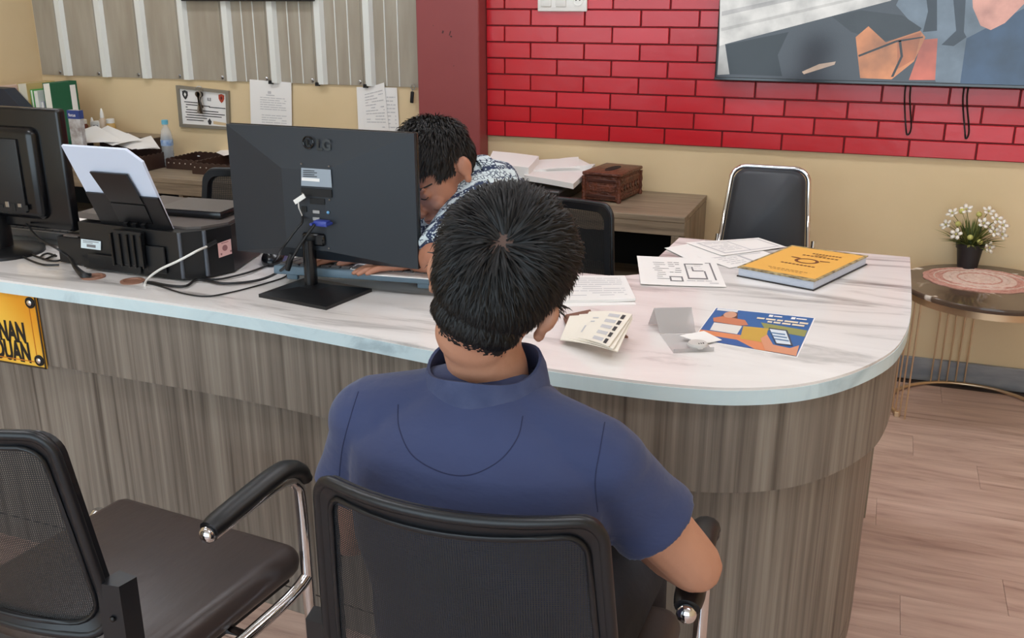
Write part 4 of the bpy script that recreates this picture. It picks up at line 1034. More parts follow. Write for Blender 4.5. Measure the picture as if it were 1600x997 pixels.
scr('wood_strip', (202, 176, 156), [(1253, 112), (1280, 100), (1306, 96), (1304, 101), (1256, 116)], .0026)
scr('leg_shape', (42, 48, 58), [(1440, -60), (1464, -60), (1464, 48), (1442, 50), (1450, 18)], .0026)
scr('leg_shape', (48, 56, 68), [(1484, -60), (1512, -60), (1506, 50), (1510, 58), (1490, 72), (1471, 70), (1494, 48)], .0026)
scr('pink_blur', (238, 166, 146), [(1515, -80), (1604, -80), (1602, 4), (1570, 36), (1548, 47), (1532, 40), (1520, 12)], .0026, .85)
for (px, y0, y1, w) in ((1419, 130, 211, .012), (1510, 134, 217, .009)):
    a = ony(px, y0, WY - .03); b_ = ony(px, y1, WY - .03)
    c_ = empty('tv_cable', (a.x, WY - .03, b_.z)); tag(c_, 'black cable loop hanging below the television, %s' % ('the left, wider loop' if px < 1450 else 'the right, narrow loop'), 'cable', 'cable loops under the television')
    pts = catmull([Vector((a.x - w * .5, WY - .03, a.z + .03)), Vector((a.x - w * .55, WY - .026, a.z - .05)), Vector((b_.x - w, WY - .024, b_.z + .03)), Vector((b_.x - w * .2, WY - .024, b_.z)), Vector((b_.x + w * .6, WY - .024, b_.z + .03)), Vector((a.x + w, WY - .026, a.z - .05)), Vector((a.x + w, WY - .03, a.z + .03))], 6)
    q = MB(); q.tube(pts, .0032, 6); q.build('lead', M['black'], c_, world=True, smooth=60)
# switch and socket plate
sx0, sx1 = ony(841, 10, WY - .02).x, ony(918, 10, WY - .02).x; sz0 = ony(880, 18, WY - .02).z
sw = empty('switch_plate', ((sx0 + sx1) / 2, WY - .02, sz0)); tag(sw, 'white plate with two switches and a round socket on the brick wall', 'switch')
q = MB(); q.box(((sx0 + sx1) / 2, WY - .024, sz0 + .042), (sx1 - sx0, .012, .084), .004, 3); q.build('plate', M['white'], sw, world=True, smooth=40)
for k in range(2):
    x = sx0 + (sx1 - sx0) * (.18 + .30 * k); q = MB(); q.box((x, WY - .033, sz0 + .045), (.045, .008, .052), .003, 2, rot=(R(4), 0, 0)); q.build('rocker', M['white'], sw, world=True, smooth=40)
xk = sx0 + (sx1 - sx0) * .82; Mk = Matrix.Translation((xk, WY - .030, sz0 + .045)) @ Matrix.Rotation(R(90), 4, 'X')
q = MB(); q.lathe([(.023, 0), (.023, .003), (.019, .003), (.018, .0005)], (0, 0, 0), 28, Mk); so = q.build('socket', M['white'], sw, world=True, smooth=40)
for s in (-1, 1):
    q = MB(); q.box((xk + s * .008, WY - .0312, sz0 + .045), (.005, .002, .005), .001, 1); q.build('pin_hole', M['hole'], so, world=True)
# dark board above the cladding
d0, d1 = ony(283, 0, WY - .045), ony(490, 2, WY - .045)
wb_ = empty('wall_board', ((d0.x + d1.x) / 2, WY - .03, d1.z)); tag(wb_, 'dark framed board whose lower edge shows above the metal cladding', 'board')
q = MB(); q.box(((d0.x + d1.x) / 2, WY - .04, d1.z + .26), (d1.x - d0.x, .02, .52), .003, 1); q.build('frame', M['black'], wb_, world=True)
q = MB(); q.box(((d0.x + d1.x) / 2, WY - .051, d1.z + .27), (d1.x - d0.x - .05, .002, .44)); q.build('face', M['mon_back'], wb_, world=True)
# framed notice with keys
A = [ony(px, py, WY - .008) for px, py in ((276, 133), (358, 142), (360, 203), (282, 198))]
fr = empty('framed_notice', (A[0] + A[2]) / 2); tag(fr, 'grey framed notice with two shield emblems on the cream wall', 'framed notice')
def fq(u, v, d=0): p = A[0].lerp(A[1], u).lerp(A[3].lerp(A[2], u), v); return Vector((p.x, WY - .002 - d, p.z))
def fbox(name, u0, u1, v0, v1, d0_, d1_, mm, par=fr):
    q = MB(); a = [q.bm.verts.new(fq(u, v, d0_)) for u, v in ((u0, v0), (u1, v0), (u1, v1), (u0, v1))]; b_ = [q.bm.verts.new(fq(u, v, d1_)) for u, v in ((u0, v0), (u1, v0), (u1, v1), (u0, v1))]
    q.bm.faces.new(a); q.bm.faces.new(b_)
    for i in range(4): q.bm.faces.new((a[i], a[(i + 1) % 4], b_[(i + 1) % 4], b_[i]))
    return q.build(name, mm, par, world=True)
fg = mat('frame_grey', (142, 136, 124), .4, .3)
fbox('backing', .02, .98, .02, .98, 0, .004, fg)
for r_ in ((0, 1, 0, .075), (0, 1, .92, 1), (0, .055, .075, .92), (.945, 1, .075, .92)): fbox('frame_bar', *r_, 0, .014, fg)
ppn = fbox('notice_paper', .055, .945, .075, .92, .004, .0055, M['paper'])
q = MB(); rn2 = random.Random(5)
for k, (a, b_) in enumerate(((.12, .42), (.15, .62), (.14, .18), (.15, .78), (.13, .90), (.15, .84), (.12, .55), (.14, .48))):
    v = .37 + .062 * k; q.poly([fq(a, v, .0062), fq(b_, v, .0062), fq(b_, v + .022, .0062), fq(a, v + .022, .0062)])
q.poly([fq(.60, .45, .0062), fq(.92, .45, .0062), fq(.92, .472, .0062), fq(.60, .472, .0062)])
pr2 = q.build('print', M['ink_dark'], ppn, world=True)
for (u, c) in ((.15, (48, 48, 50)), (.85, (176, 66, 44))):
    q = MB(); q.poly([fq(u + a, .2 + b_, .0064) for a, b_ in ((-.055, -.07), (0, -.1), (.055, -.07), (.055, .02), (.03, .09), (0, .13), (-.03, .09), (-.055, .02))]); sh_ = q.build('shield', mat('shield', c, .5), ppn, world=True)
    q = MB(); q.poly([fq(u + a, .2 + b_, .0068) for a, b_ in ((0, -.05), (.022, 0), (0, .06), (-.022, 0))]); q.build('shield_mark', M['paper'] if u < .5 else mat('shield_dark', (84, 34, 30), .5), ppn, world=True)
q = MB(); q.poly([fq(.56, .82, .0064), fq(.60, .74, .0064), (fq(.64, .82, .0064)), fq(.62, .9, .0064), fq(.58, .9, .0064)]); q.build('mark', M['ink_dark'], ppn, world=True)
q = MB(); q.poly([fq(.67, .80, .0064), fq(.92, .83, .0064), fq(.92, .9, .0064), fq(.67, .88, .0064)]); q.build('mark', mat('tan_mark', (216, 190, 150), .6), ppn, world=True)
pt0 = fq(.575, .30, .0066)
me = text_mesh('ILE', .021, .0003, .9); me.transform(Matrix.Translation(pt0 - Vector(fr.location)) @ Matrix.Rotation(R(4), 4, 'Y') @ Matrix.Rotation(R(90), 4, 'X')); me.materials.append(M['ink_dark']); o = bpy.data.objects.new('lettering', me); C.objects.link(o); o.parent = ppn
kr = empty('key_bunch', fq(.47, .12, .03)); tag(kr, 'bunch of steel keys hanging in front of the framed notice', 'keys')
q = MB(); kc = fq(.47, .04, .022); q.tube([(kc.x + .018 * math.cos(R(a * 20)), kc.y + .004 * math.sin(R(a * 40)), kc.z + .016 * math.sin(R(a * 20))) for a in range(18)], .0018, 5, closed=True); q.build('ring', M['steel'], kr, world=True, smooth=60)
dk = mat('key_dark', (96, 84, 74), .3, .9)
for k in range(7):
    tilt = (k - 3) * .10; y = kc.y - .004 - .0035 * (k % 3); L = .06 + .012 * (k % 3)
    Mk = Matrix.Translation((kc.x + .004 * (k - 3), y, kc.z - .014)) @ Matrix.Rotation(tilt, 4, 'Y')
    q = MB(); q.lathe([(.014, -.001), (.014, .001)], (0, 0, -.008), 12, Mk @ Matrix.Translation((0, 0, -.008)) @ Matrix.Rotation(R(90), 4, 'X') @ Matrix.Translation((0, 0, .008))); q.box((0, 0, -.018 - L / 2), (.010, .002, L), 0, M=Mk); q.box((.006, 0, -.012 - L), (.006, .002, .014), 0, M=Mk); q.build('key', M['steel'] if k % 2 else dk, kr, world=True)
# papers held by binder clips
def clip(px, py, lab):
    p = ony(px, py, WY - .018); t = empty('binder_clip', (p.x, WY - .018, p.z)); tag(t, lab, 'binder clip', 'binder clips on the cladding edge')
    q = MB(); q.prism([(-.011, -.006), (.011, -.006), (.0095, .010), (-.0095, .010)], -.006, .006, Matrix.Translation((p.x, WY - .022, p.z)) @ Matrix.Rotation(R(90), 4, 'X')); q.build('clip_body', M['hole'], t, world=True)
    for s in (-1, 1):
        q = MB(); q.tube([(p.x + s * .006, WY - .026, p.z + .008), (p.x + s * .004, WY - .028, p.z + .024), (p.x, WY - .028, p.z + .026)], .0009, 5); q.build('wire', M['steel'], t, world=True)
clip(424, 129, 'black binder clip holding the left white document'); clip(497, 132, 'empty black binder clip between the two hanging documents'); clip(572, 135, 'black binder clip holding the right bundle of forms')
def hang(name, label, corners, dpt, rows, seed):
    A_ = [ony(px, py, WY - dpt) for px, py in corners]; t = empty(name, (A_[0] + A_[2]) / 2); tag(t, label, 'document')
    g = lambda u, v: A_[0].lerp(A_[1], u).lerp(A_[3].lerp(A_[2], u), v) + Vector((0, -.006 * v * math.sin(2.2 * u + seed), 0))
    q = MB(); ga = q.grid(g, 8, 8); gb = q.grid(lambda u, v: g(u, v) + Vector((0, .0015, 0)), 8, 8); q.build('sheet', M['paper'], t, world=True, smooth=60)
    rr = random.Random(seed); q = MB()
    for (u0, u1, v0, v1) in rows(rr):
        n_ = max(1, int((u1 - u0) * 8))
        for i in range(n_):
            a, b_ = u0 + (u1 - u0) * i / n_, u0 + (u1 - u0) * (i + 1) / n_; o_ = Vector((0, -.0012, 0)); q.poly([g(a, v0) + o_, g(b_, v0) + o_, g(b_, v1) + o_, g(a, v1) + o_])
    q.build('print', M['ink_pale'], t, world=True)['kind'] = 'stuff'
hang('document', 'white printed document hanging from the cladding left of the big monitor top', ((390, 124), (455, 129), (456, 200), (393, 196)), .012, lambda r: text_rows(r, .25, .88, .36, .66, 6, .3) + text_rows(r, .28, .88, .74, .95, 4, .3) + [(.44, .52, .22, .28), (.4, .6, .3, .32)], 1)
hang('document', 'rear white form of the right-hand hanging bundle', ((557, 136), (620, 137), (623, 208), (561, 206)), .011, lambda r: text_rows(r, .6, .95, .2, .95, 9, .25), 2)
hang('document', 'front tilted form of the right-hand hanging bundle', ((565, 140), (600, 129), (607, 203), (570, 200)), .016, lambda r: text_rows(r, .12, .9, .14, .9, 11, .3), 3)
# key with fob beside the column
kp = ony(645, 135, WY - .02)
kf = empty('key_fob', kp); tag(kf, 'key with black fob hanging from the cladding end beside the maroon column', 'keys')
q = MB(); q.tube([(kp.x + .010 * math.cos(R(a * 24)), kp.y, kp.z - .002 + .013 * math.sin(R(a * 24))) for a in range(15)], .0022, 5, closed=True); q.build('ring', M['steel'], kf, world=True, smooth=60)
q = MB(); q.box((kp.x - .004, kp.y - .003, kp.z - .048), (.017, .009, .052), .004, 2, rot=(0, R(6), 0)); q.build('fob', M['hole'], kf, world=True, smooth=40)
q = MB(); q.tube([(kp.x - .001, kp.y, kp.z - .012), (kp.x - .003, kp.y - .002, kp.z - .026)], .002, 5); q.build('link', M['steel'], kf, world=True)

# ------------------------------------------------------------------ things on the back desk
# book rack at the far left
rk = empty('book_rack', (-3.97, 3.82, ZD)); tag(rk, 'low dark rack under the row of binders on the back desk', 'rack')
q = MB(); q.box((-3.97, 3.82, ZD + .045), (.44, .22, .086), .004, 1); q.build('rack_box', M['tray'], rk, world=True)
q = MB(); q.box((-3.97, 3.82, ZD + .090), (.445, .225, .006), .001, 1); q.build('rack_top', M['desk_wood'], rk, world=True)
RZ = ZD + .0935
def binder(x, w, h, d, cover, label, lean=0, y=3.80, name='binder', page=(232, 228, 216), white_spine=False):
    t = empty(name, (x, y, RZ)); t.rotation_euler = (0, lean, 0); tag(t, label, 'binder' if name == 'binder' else 'book', 'binders and books on the rack'); d *= .78
    cm_ = mat('cover_' + name, cover, .5)
    for s in (-1, 1):
        q = MB(); q.box((s * (w / 2 - .001), 0, h / 2), (.002, d, h)); q.build('cover', cm_, t)
    q = MB(); q.box((0, d / 2 - .001, h / 2), (w, .002, h)); q.build('spine', cm_, t)
    q = MB(); q.box((0, -.004, h / 2), (w - .005, d - .012, h - .008)); q.build('pages', mat('pages', page, .8), t)
    if white_spine:
        q = MB(); q.box((w / 2 + .0006, d / 2 - .03, h * .5), (.001, .035, h * .88)); q.build('label_strip', M['paper'], t)
binder(-3.790, .045, .305, .22, (8, 92, 62), 'dark green binder at the right end of the binder row', 0, white_spine=True)
binder(-3.837, .018, .215, .17, (206, 200, 214), 'thin pale leaning booklet beside the dark green binder', R(-4), name='book')
binder(-3.871, .022, .265, .20, (226, 230, 222), 'white folder between the leaning booklet and bright green book', 0, name='book')
binder(-3.897, .016, .27, .20, (92, 176, 92), 'thin bright green book in the binder row', 0, name='book')
binder(-3.939, .058, .30, .23, (196, 170, 112), 'wide tan box file in the binder row', 0, page=(214, 206, 186))
binder(-3.985, .016, .26, .20, (176, 96, 84), 'thin dull red book beside the tan box file', 0, name='book')
binder(-4.013, .030, .275, .21, (214, 192, 186), 'pale pink folder in the binder row', 0, name='book')
binder(-4.041, .014, .25, .20, (204, 84, 62), 'thin orange-red book in the binder row', 0, name='book')
binder(-4.066, .022, .262, .20, (222, 178, 128), 'apricot folder in the binder row', 0, name='book')
binder(-4.094, .024, .262, .20, (214, 184, 118), 'yellow-tan folder in the binder row', 0, name='book')
binder(-4.148, .05, .275, .22, (216, 188, 172), 'pale pink folder at the left end of the binder row', 0, name='book')
df = empty('document_box', (-3.93, 3.67, ZD)); tag(df, 'dark navy slanted magazine file in front of the binders', 'file box')
p = [(-4.12, .0), (-3.82, .0), (-3.82, .20), (-3.885, .285), (-3.98, .372), (-4.12, .375)]
q = MB(); vs = q.prism([(x, z) for x, z in p], -.035, .035, Matrix.Translation((0, 3.67, ZD)) @ Matrix.Rotation(R(90), 4, 'X')); q.build('shell', mat('navy_box', (34, 42, 56), .5), df, world=True)
q = MB(); q.box((-3.99, 3.634, ZD + .12), (.08, .002, .05)); q.build('label_card', M['paper'], df, world=True)
# packet with blue band
fb = empty('drink_packet', (-3.68, 3.76, ZD)); tag(fb, 'upright printed packet with dark blue top band beside the binders', 'packet')
a, b_ = ony(104, 172, 3.69), ony(122, 172, 3.69); pw_ = b_.x - a.x; pxm = (a.x + b_.x) / 2; pz1 = a.z
fb.location = (pxm, 3.705, ZD)
q = MB(); q.box((pxm, 3.705, (ZD + pz1) / 2), (pw_, .03, pz1 - ZD), .003, 1); q.build('carton', mat('carton', (206, 206, 206), .5, var=((150, 140, 136), 30)), fb, world=True)
q = MB(); q.box((pxm, 3.6895, pz1 - .020), (pw_, .001, .04)); q.box((pxm + pw_ / 2 + .0003, 3.705, pz1 - .02), (.001, .028, .04)); q.build('top_band', mat('band_blue', (44, 66, 132), .5), fb, world=True)
me = text_mesh('focus', .021, .0004, .95); me.transform(Matrix.Translation(Vector((pxm - pw_ / 2 + .008, 3.6888, pz1 - .029)) - Vector(fb.location)) @ Matrix.Rotation(R(90), 4, 'X')); me.materials.append(M['paper']); o = bpy.data.objects.new('lettering', me); C.objects.link(o); o.parent = fb
# little bottles and jars on a low box
jb_ = empty('desk_organiser', (-3.57, 4.02, ZD)); tag(jb_, 'low dark box carrying the small jars at the back of the desk', 'box')
q = MB(); q.box((-3.57, 4.02, ZD + .06), (.34, .13, .12), .003, 1); q.build('box_shell', M['tray'], jb_, world=True)
q = MB(); q.box((-3.57, 4.02, ZD + .122), (.345, .135, .004)); q.build('box_lid', M['desk_wood'], jb_, world=True)
ZJ = ZD + .124
for k, (px, py, kind, lab) in enumerate(((129, 187, 'jar', 'small jar with brown contents beside the blue-banded packet'), (143, 184, 'bot', 'small white-capped bottle between the jars'), (153, 189, 'box', 'small white box among the jars'), (158, 170, 'bot', 'tall glue bottle with white pointed nozzle'), (172, 186, 'jar', 'small amber jar at the right end of the jar row'))):
    p = ony(px, py, 4.01); h = p.z - ZJ; t = empty('jar' if kind == 'jar' else 'small_bottle' if kind == 'bot' else 'small_box', (p.x, 4.01, ZJ)); tag(t, lab, {'jar': 'jar', 'bot': 'bottle', 'box': 'box'}[kind], 'small jars on the desk')
    if kind == 'jar':
        q = MB(); q.lathe([(.022, 0), (.024, .006), (.024, h - .03), (.018, h - .02)], (0, 0, 0), 18); q.build('glass', mat('jar_%d' % k, (120, 66, 52) if k == 0 else (196, 158, 92), .2), t, smooth=40)
        q = MB(); q.lathe([(.020, h - .02), (.020, h), (.016, h + .002)], (0, 0, 0), 18); q.build('lid', M['white'], t, smooth=40)
    elif kind == 'bot':
        q = MB(); q.lathe([(.018, 0), (.020, .005), (.020, h - .06), (.009, h - .045)], (0, 0, 0), 18); q.build('body', mat('bot_%d' % k, (206, 186, 164), .3), t, smooth=40)
        q = MB(); q.lathe([(.011, h - .045), (.010, h - .025), (.004, h), (.002, h + .002)], (0, 0, 0), 14); q.build('nozzle', M['white'], t, smooth=40)
    else:
        q = MB(); q.box((0, 0, h / 2), (.05, .04, h), .002, 1); q.build('carton', M['white'], t); q = MB(); q.box((0, -.0206, h * .6), (.03, .001, .012)); q.build('label_print', M['ink'], t)
# trays with scalloped rim and papers
def tray(name, label, x0, x1, y0, y1, h, mesh=False):
    t = empty(name, ((x0 + x1) / 2, (y0 + y1) / 2, ZD)); tag(t, label, 'tray')
    q = MB(); q.box(((x0 + x1) / 2, (y0 + y1) / 2, ZD + .004), (x1 - x0, y1 - y0, .006)); q.build('bottom', M['tray'], t, world=True)
    for (a, b_) in (((x0, y0), (x1, y0)), ((x1, y0), (x1, y1)), ((x1, y1), (x0, y1)), ((x0, y1), (x0, y0))):
        L = math.hypot(b_[0] - a[0], b_[1] - a[1]); ang = math.atan2(b_[1] - a[1], b_[0] - a[0]); n_ = max(3, int(L / .03)); top = []
        for i in range(n_ * 4 + 1): u = i / (n_ * 4); top.append((u * L, h - .006 + .006 * abs(math.sin(u * n_ * math.pi))))
        q = MB(); q.prism([(0, 0), (L, 0)] + list(reversed(top)), -.0025, .0025, Matrix.Translation((a[0], a[1], ZD + .001)) @ Matrix.Rotation(ang, 4, 'Z') @ Matrix.Rotation(R(90), 4, 'X')); w = q.build('rim', M['tray'], t, world=True)
        if mesh:
            q = MB()
            for i in range(n_): q.ell(Vector((a[0], a[1], ZD + h * .6)) + Vector((math.cos(ang), math.sin(ang), 0)) * (i + .5) * L / n_ + Vector((math.sin(ang), -math.cos(ang), 0)) * .0026, (.004, .004, .004), sub=1)
            hs = q.build('pierced_hole', mat('pierced', (170, 160, 150), .5), w, world=True); hs['kind'] = 'stuff'
tray('document_tray', 'dark brown tray full of loose papers left of the water bottle', -3.70, -3.27, 3.72, 3.94, .075)
tray('document_tray', 'dark brown tray with scalloped rim right of the water bottle', -3.235, -3.04, 3.84, 4.08, .05, True)
tray('document_tray', 'dark pierced tray with white paper left of the big monitor', -3.02, -2.66, 3.76, 4.06, .055, True)
def desk_sheet(label, corners, z, th=.0015, seed=0, rise=.02, tip=None):
    c = [(onz(px, py, z_) if z_ < 2 else ony(px, py, z_)) for (px, py), z_ in zip(corners, z)]; t = empty('paper_sheet', (c[0] + c[2]) / 2); tag(t, label, 'paper')
    def g(u, v): return c[0].lerp(c[1], u).lerp(c[3].lerp(c[2], u), v) + Yn * rise * math.sin(math.pi * u) * math.sin(math.pi * (v * .7 + .15))
    q = MB(); q.slab(g, 8, 6, th); q.build('sheet', M['paper'], t, world=True, smooth=50); return t, g
z = ZD + .075
for k, (lab, cs, zz) in enumerate((('crumpled white sheet lying on the left of the brown paper tray', ((112, 210), (150, 196), (195, 222), (118, 224)), (3.90, 3.94, 3.80, 3.75)), ('white sheet with raised corner in the middle of the brown paper tray', ((140, 214), (168, 196), (222, 218), (176, 227)), (3.91, 3.945, 3.84, 3.77)), ('folded white sheet at the right of the brown paper tray', ((178, 224), (200, 208), (248, 230), (206, 233)), (3.90, 3.945, 3.81, 3.75)), ('white sheet with peaked edge leaning in the brown paper tray', ((196, 226), (236, 212), (250, 232), (215, 233)), (3.88, 3.94, 3.82, 3.75)))):
    t_, g_ = desk_sheet(lab, cs, zz, .002, k, .008)
desk_sheet('yellowish sheet inside the scalloped tray', ((284, 236), (322, 234), (330, 246), (282, 246)), (ZD + .02,) * 4, .004)
desk_sheet('white sheet sticking out of the pierced tray beside the big monitor', ((338, 238), (372, 224), (392, 236), (350, 243)), (ZD + .058,) * 4, .002, 0, .006)
# water bottle
bp0 = onz(265, 260, ZD); h = ony(263, 187, bp0.y).z - ZD
wbt = empty('water_bottle', bp0); tag(wbt, 'clear plastic water bottle with light blue cap on the back desk', 'bottle')
def clear(name, col, al, ro=.05):
    m, nt, b = new_mat(name); b.inputs['Base Color'].default_value = lin(col); b.inputs['Alpha'].default_value = al; b.inputs['Roughness'].default_value = ro; return m
q = MB(); k_ = h / .225
q.lathe([(.024, 0), (.029, .004)] + [(.029 - .0018 * (i % 2), .012 + .008 * i) for i in range(11)] + [(.029, .105), (.029, .135), (.028, .15), (.022, .175), (.0125, .195), (.0125, .207)], bp0, 24); q.build('shell', clear('pet_plastic', (226, 232, 236), .34), wbt, world=True, smooth=60)
q = MB(); q.lathe([(.0295, .103), (.0295, .132)], bp0, 24, cap0=False, cap1=False); q.build('label_band', mat('bottle_label', (90, 128, 186), .4, var=((190, 208, 226), 40)), wbt, world=True, smooth=60)
q = MB(); q.lathe([(.0155, .205), (.0155, .224), (.013, .226)], bp0, 18); q.build('cap', mat('cap_blue', (104, 180, 206), .4), wbt, world=True, smooth=40)
# printed carton on the shelf under the desk
bx = ony(290, 335, DY + .12); ct = empty('carton', (bx.x, DY + .14, .441)); tag(ct, 'small white printed carton on the shelf under the back desk', 'carton')
q = MB(); q.box((bx.x, DY + .16, .50), (.16, .16, .115), .003, 1); q.build('carton_body', mat('carton_white', (220, 214, 206), .6), ct, world=True)
q = MB()
for k in range(4): q.box((bx.x - .02, DY + .0794, .46 + .02 * k), (.09 - .01 * (k % 2), .001, .008))
q.build('print', M['ink'], ct, world=True)
# carved wooden tissue box
cw = [onz(px, py, ZD) for px, py in ((908, 313), (966, 319), (1003, 302))]
ax = (cw[1] - cw[0]); ay = (cw[2] - cw[1]); bw, bl_ = .155, .235
tb_ = empty('tissue_box', cw[0].lerp(cw[2], .5), math.atan2(ax.y, ax.x)); tag(tb_, 'carved reddish-brown wooden tissue box on the back desk', 'tissue box')
cwood = mat('carved_wood', (112, 60, 40), .35, var=((78, 38, 26), 30), bump=(90, .8)); cw2 = mat('carved_wood_dark', (66, 32, 22), .4)
q = MB(); q.box((0, 0, .055), (bw, bl_, .10), .003, 1); q.build('box_body', cwood, tb_)
q = MB(); q.box((0, 0, .112), (bw + .014, bl_ + .014, .014), .005, 2); ld = q.build('lid', cwood, tb_, smooth=40)
q = MB(); q.lathe([(.022, 0), (.022, .0015)], (0, 0, 0), 20, Matrix.Translation((0, 0, .1185)) @ Matrix.Diagonal((1, 3.2, 1, 1))); q.build('slot', M['hole'], ld)
for sx in (-1, 1):
    for sy in (-1, 1):
        q = MB(); q.lathe([(.009, 0), (.011, .01), (.007, .02), (.010, .035), (.007, .05), (.010, .065), (.007, .085), (.009, .10)], (sx * bw / 2, sy * bl_ / 2, 0), 10); q.build('corner_post', cwood, tb_, smooth=60)
for sy in (-1, 1):
    for (zc, hh) in ((.085, .014), (.055, .026), (.022, .014)):
        q = MB(); q.box((0, sy * (bl_ / 2 + .002), zc), (bw - .03, .005, hh), .002, 1); q.build('carved_panel', cwood if hh > .02 else cw2, tb_, smooth=40)
for sx in (-1, 1):
    for k in range(7):
        q = MB(); q.box((sx * (bw / 2 + .002), -bl_ / 2 + .03 + .029 * k, .055), (.005, .020, .020), .002, 1, rot=(R(45), 0, 0)); q.build('carved_diamond', cw2 if k % 2 else cwood, tb_)
    for zc in (.09, .02):
        q = MB(); q.box((sx * (bw / 2 + .002), 0, zc), (.004, bl_ - .03, .012), .0015, 1); q.build('carved_strip', cwood, tb_)
# papers and black tray left of the tissue box
dt = empty('desk_tray', (-1.47, 3.84, ZD)); tag(dt, 'shallow black desk tray under the papers behind the two men', 'tray')
q = MB(); q.box((-1.42, 3.84, ZD + .026), (.48, .34, .05), .004, 1); q.build('tray_base', M['black'], dt, world=True)
q = MB(); q.tube([(-1.66, 3.67, ZD + .052), (-1.18, 3.67, ZD + .052)], .006, 8); q.build('tray_lip', mat('lip_highlight', (88, 88, 90), .3), dt, world=True, smooth=60)  # grey tone paints the highlight along the black tray's top edge
zt = ZD + .03
desk_sheet('large white sheet overhanging the black desk tray beside the tissue box', ((815, 262), (930, 256), (896, 287), (820, 274)), (3.98, 4.06, 3.72, 3.80), .022, 0, .003)
desk_sheet('loose pile of white papers at the right of the black desk tray', ((838, 250), (905, 248), (925, 258), (830, 266)), (4.02, 4.07, 3.95, 3.88), .024, 0, .006)
desk_sheet('white sheet with a raised corner on the loose paper pile', ((862, 250), (904, 245), (906, 262), (850, 264)), (4.0, 4.06, 3.93, 3.88), .003, 0, .006)
desk_sheet('thick white paper stack beside the maroon column', ((770, 236), (842, 244), (826, 262), (760, 256)), (3.97, 3.97, 3.82, 3.85), .045, 0, .004)
#==PART5==

# ------------------------------------------------------------------ people
def at_t(px, py, t): return CAMP + ray(px, py) * t
def remesh(q, voxel, smooth=4):
    me = bpy.data.meshes.new('tmp'); q.bm.to_mesh(me); q.bm.free()
    o = bpy.data.objects.new('tmp', me); C.objects.link(o)
    m1 = o.modifiers.new('r', 'REMESH'); m1.mode = 'VOXEL'; m1.voxel_size = voxel
    m2 = o.modifiers.new('s', 'SMOOTH'); m2.factor = .5; m2.iterations = smooth
    bpy.context.view_layer.update()
    ev = o.evaluated_get(bpy.context.evaluated_depsgraph_get())
    out = bpy.data.meshes.new_from_object(ev)
    bpy.data.objects.remove(o); bpy.data.meshes.remove(me)
    out.polygons.foreach_set('use_smooth', [True] * len(out.polygons)); return out
def obj_from(me, name, mats, parent=None):
    keep = [p.material_index for p in me.polygons]
    me.materials.clear()
    for m in mats: me.materials.append(m)
    me.polygons.foreach_set('material_index', keep)
    me.name = name
    o = bpy.data.objects.new(name, me); C.objects.link(o); o.parent = parent; return o
def limb(q, pts, rs, n=14, flat=None):
    pts = [Vector(p) for p in pts]
    q.tube(pts, rs, n, flat=flat)
    for p, r in ((pts[0], rs[0]), (pts[-1], rs[-1])): q.ell(p, (r * .98,) * 3, sub=2)
def loft(q, secs, n=36, ex=2.3):
    """secs: (centre, half width, half depth, x axis, y axis)"""
    rings = []
    for c, a, b, ax, ay in secs:
        c = Vector(c); ring = []
        for k in range(n):
            th = 2 * math.pi * k / n; co, si = math.cos(th), math.sin(th)
            ring.append(q.bm.verts.new(c + ax * (a * math.copysign(abs(co) ** (2 / ex), co)) + ay * (b * math.copysign(abs(si) ** (2 / ex), si))))
        rings.append(ring)
    for a, b in zip(rings, rings[1:]):
        for k in range(n): q.bm.faces.new((a[k], a[(k + 1) % n], b[(k + 1) % n], b[k]))
    q.bm.faces.new(list(reversed(rings[0]))); q.bm.faces.new(rings[-1])
def head_parts(q, T, F, U, scale=1.0):
    Rr = F.cross(U).normalized(); s = scale
    Rm = Matrix((Rr, F, U)).transposed()
    L = lambda x, y, z: T + Rr * x * s + F * y * s + U * z * s
    e = lambda p, r, sub=3: q.ell(L(*p), tuple(v * s for v in r), sub=sub, rot=Rm)
    e((0, -.004, .038), (.0765, .096, .090)); e((0, -.03, .018), (.070, .072, .072))
    e((0, .045, -.02), (.060, .056, .082)); e((0, .055, -.082), (.043, .046, .034)); e((0, .03, -.062), (.057, .052, .04))
    q.tube([L(0, .098, .01), L(0, .112, -.018), L(0, .118, -.034)], [.007 * s, .010 * s, .013 * s], 10); e((0, .112, -.036), (.017, .012, .010), 2)
    e((0, .094, .018), (.05, .012, .012), 2)                                   # brow ridge
    for sx in (-1, 1):
        e((sx * .03, .090, .000), (.015, .010, .009), 2)                        # lids
        e((sx * .036, .080, -.03), (.022, .018, .018), 2)                      # cheek
        e((sx * .081, -.006, .000), (.010, .018, .026), 3); e((sx * .088, -.012, .005), (.008, .012, .020), 3); e((sx * .079, .001, -.027), (.009, .010, .011), 2)
    e((0, .099, -.058), (.024, .010, .006), 2); e((0, .098, -.067), (.021, .010, .006), 2)
    return L, Rr
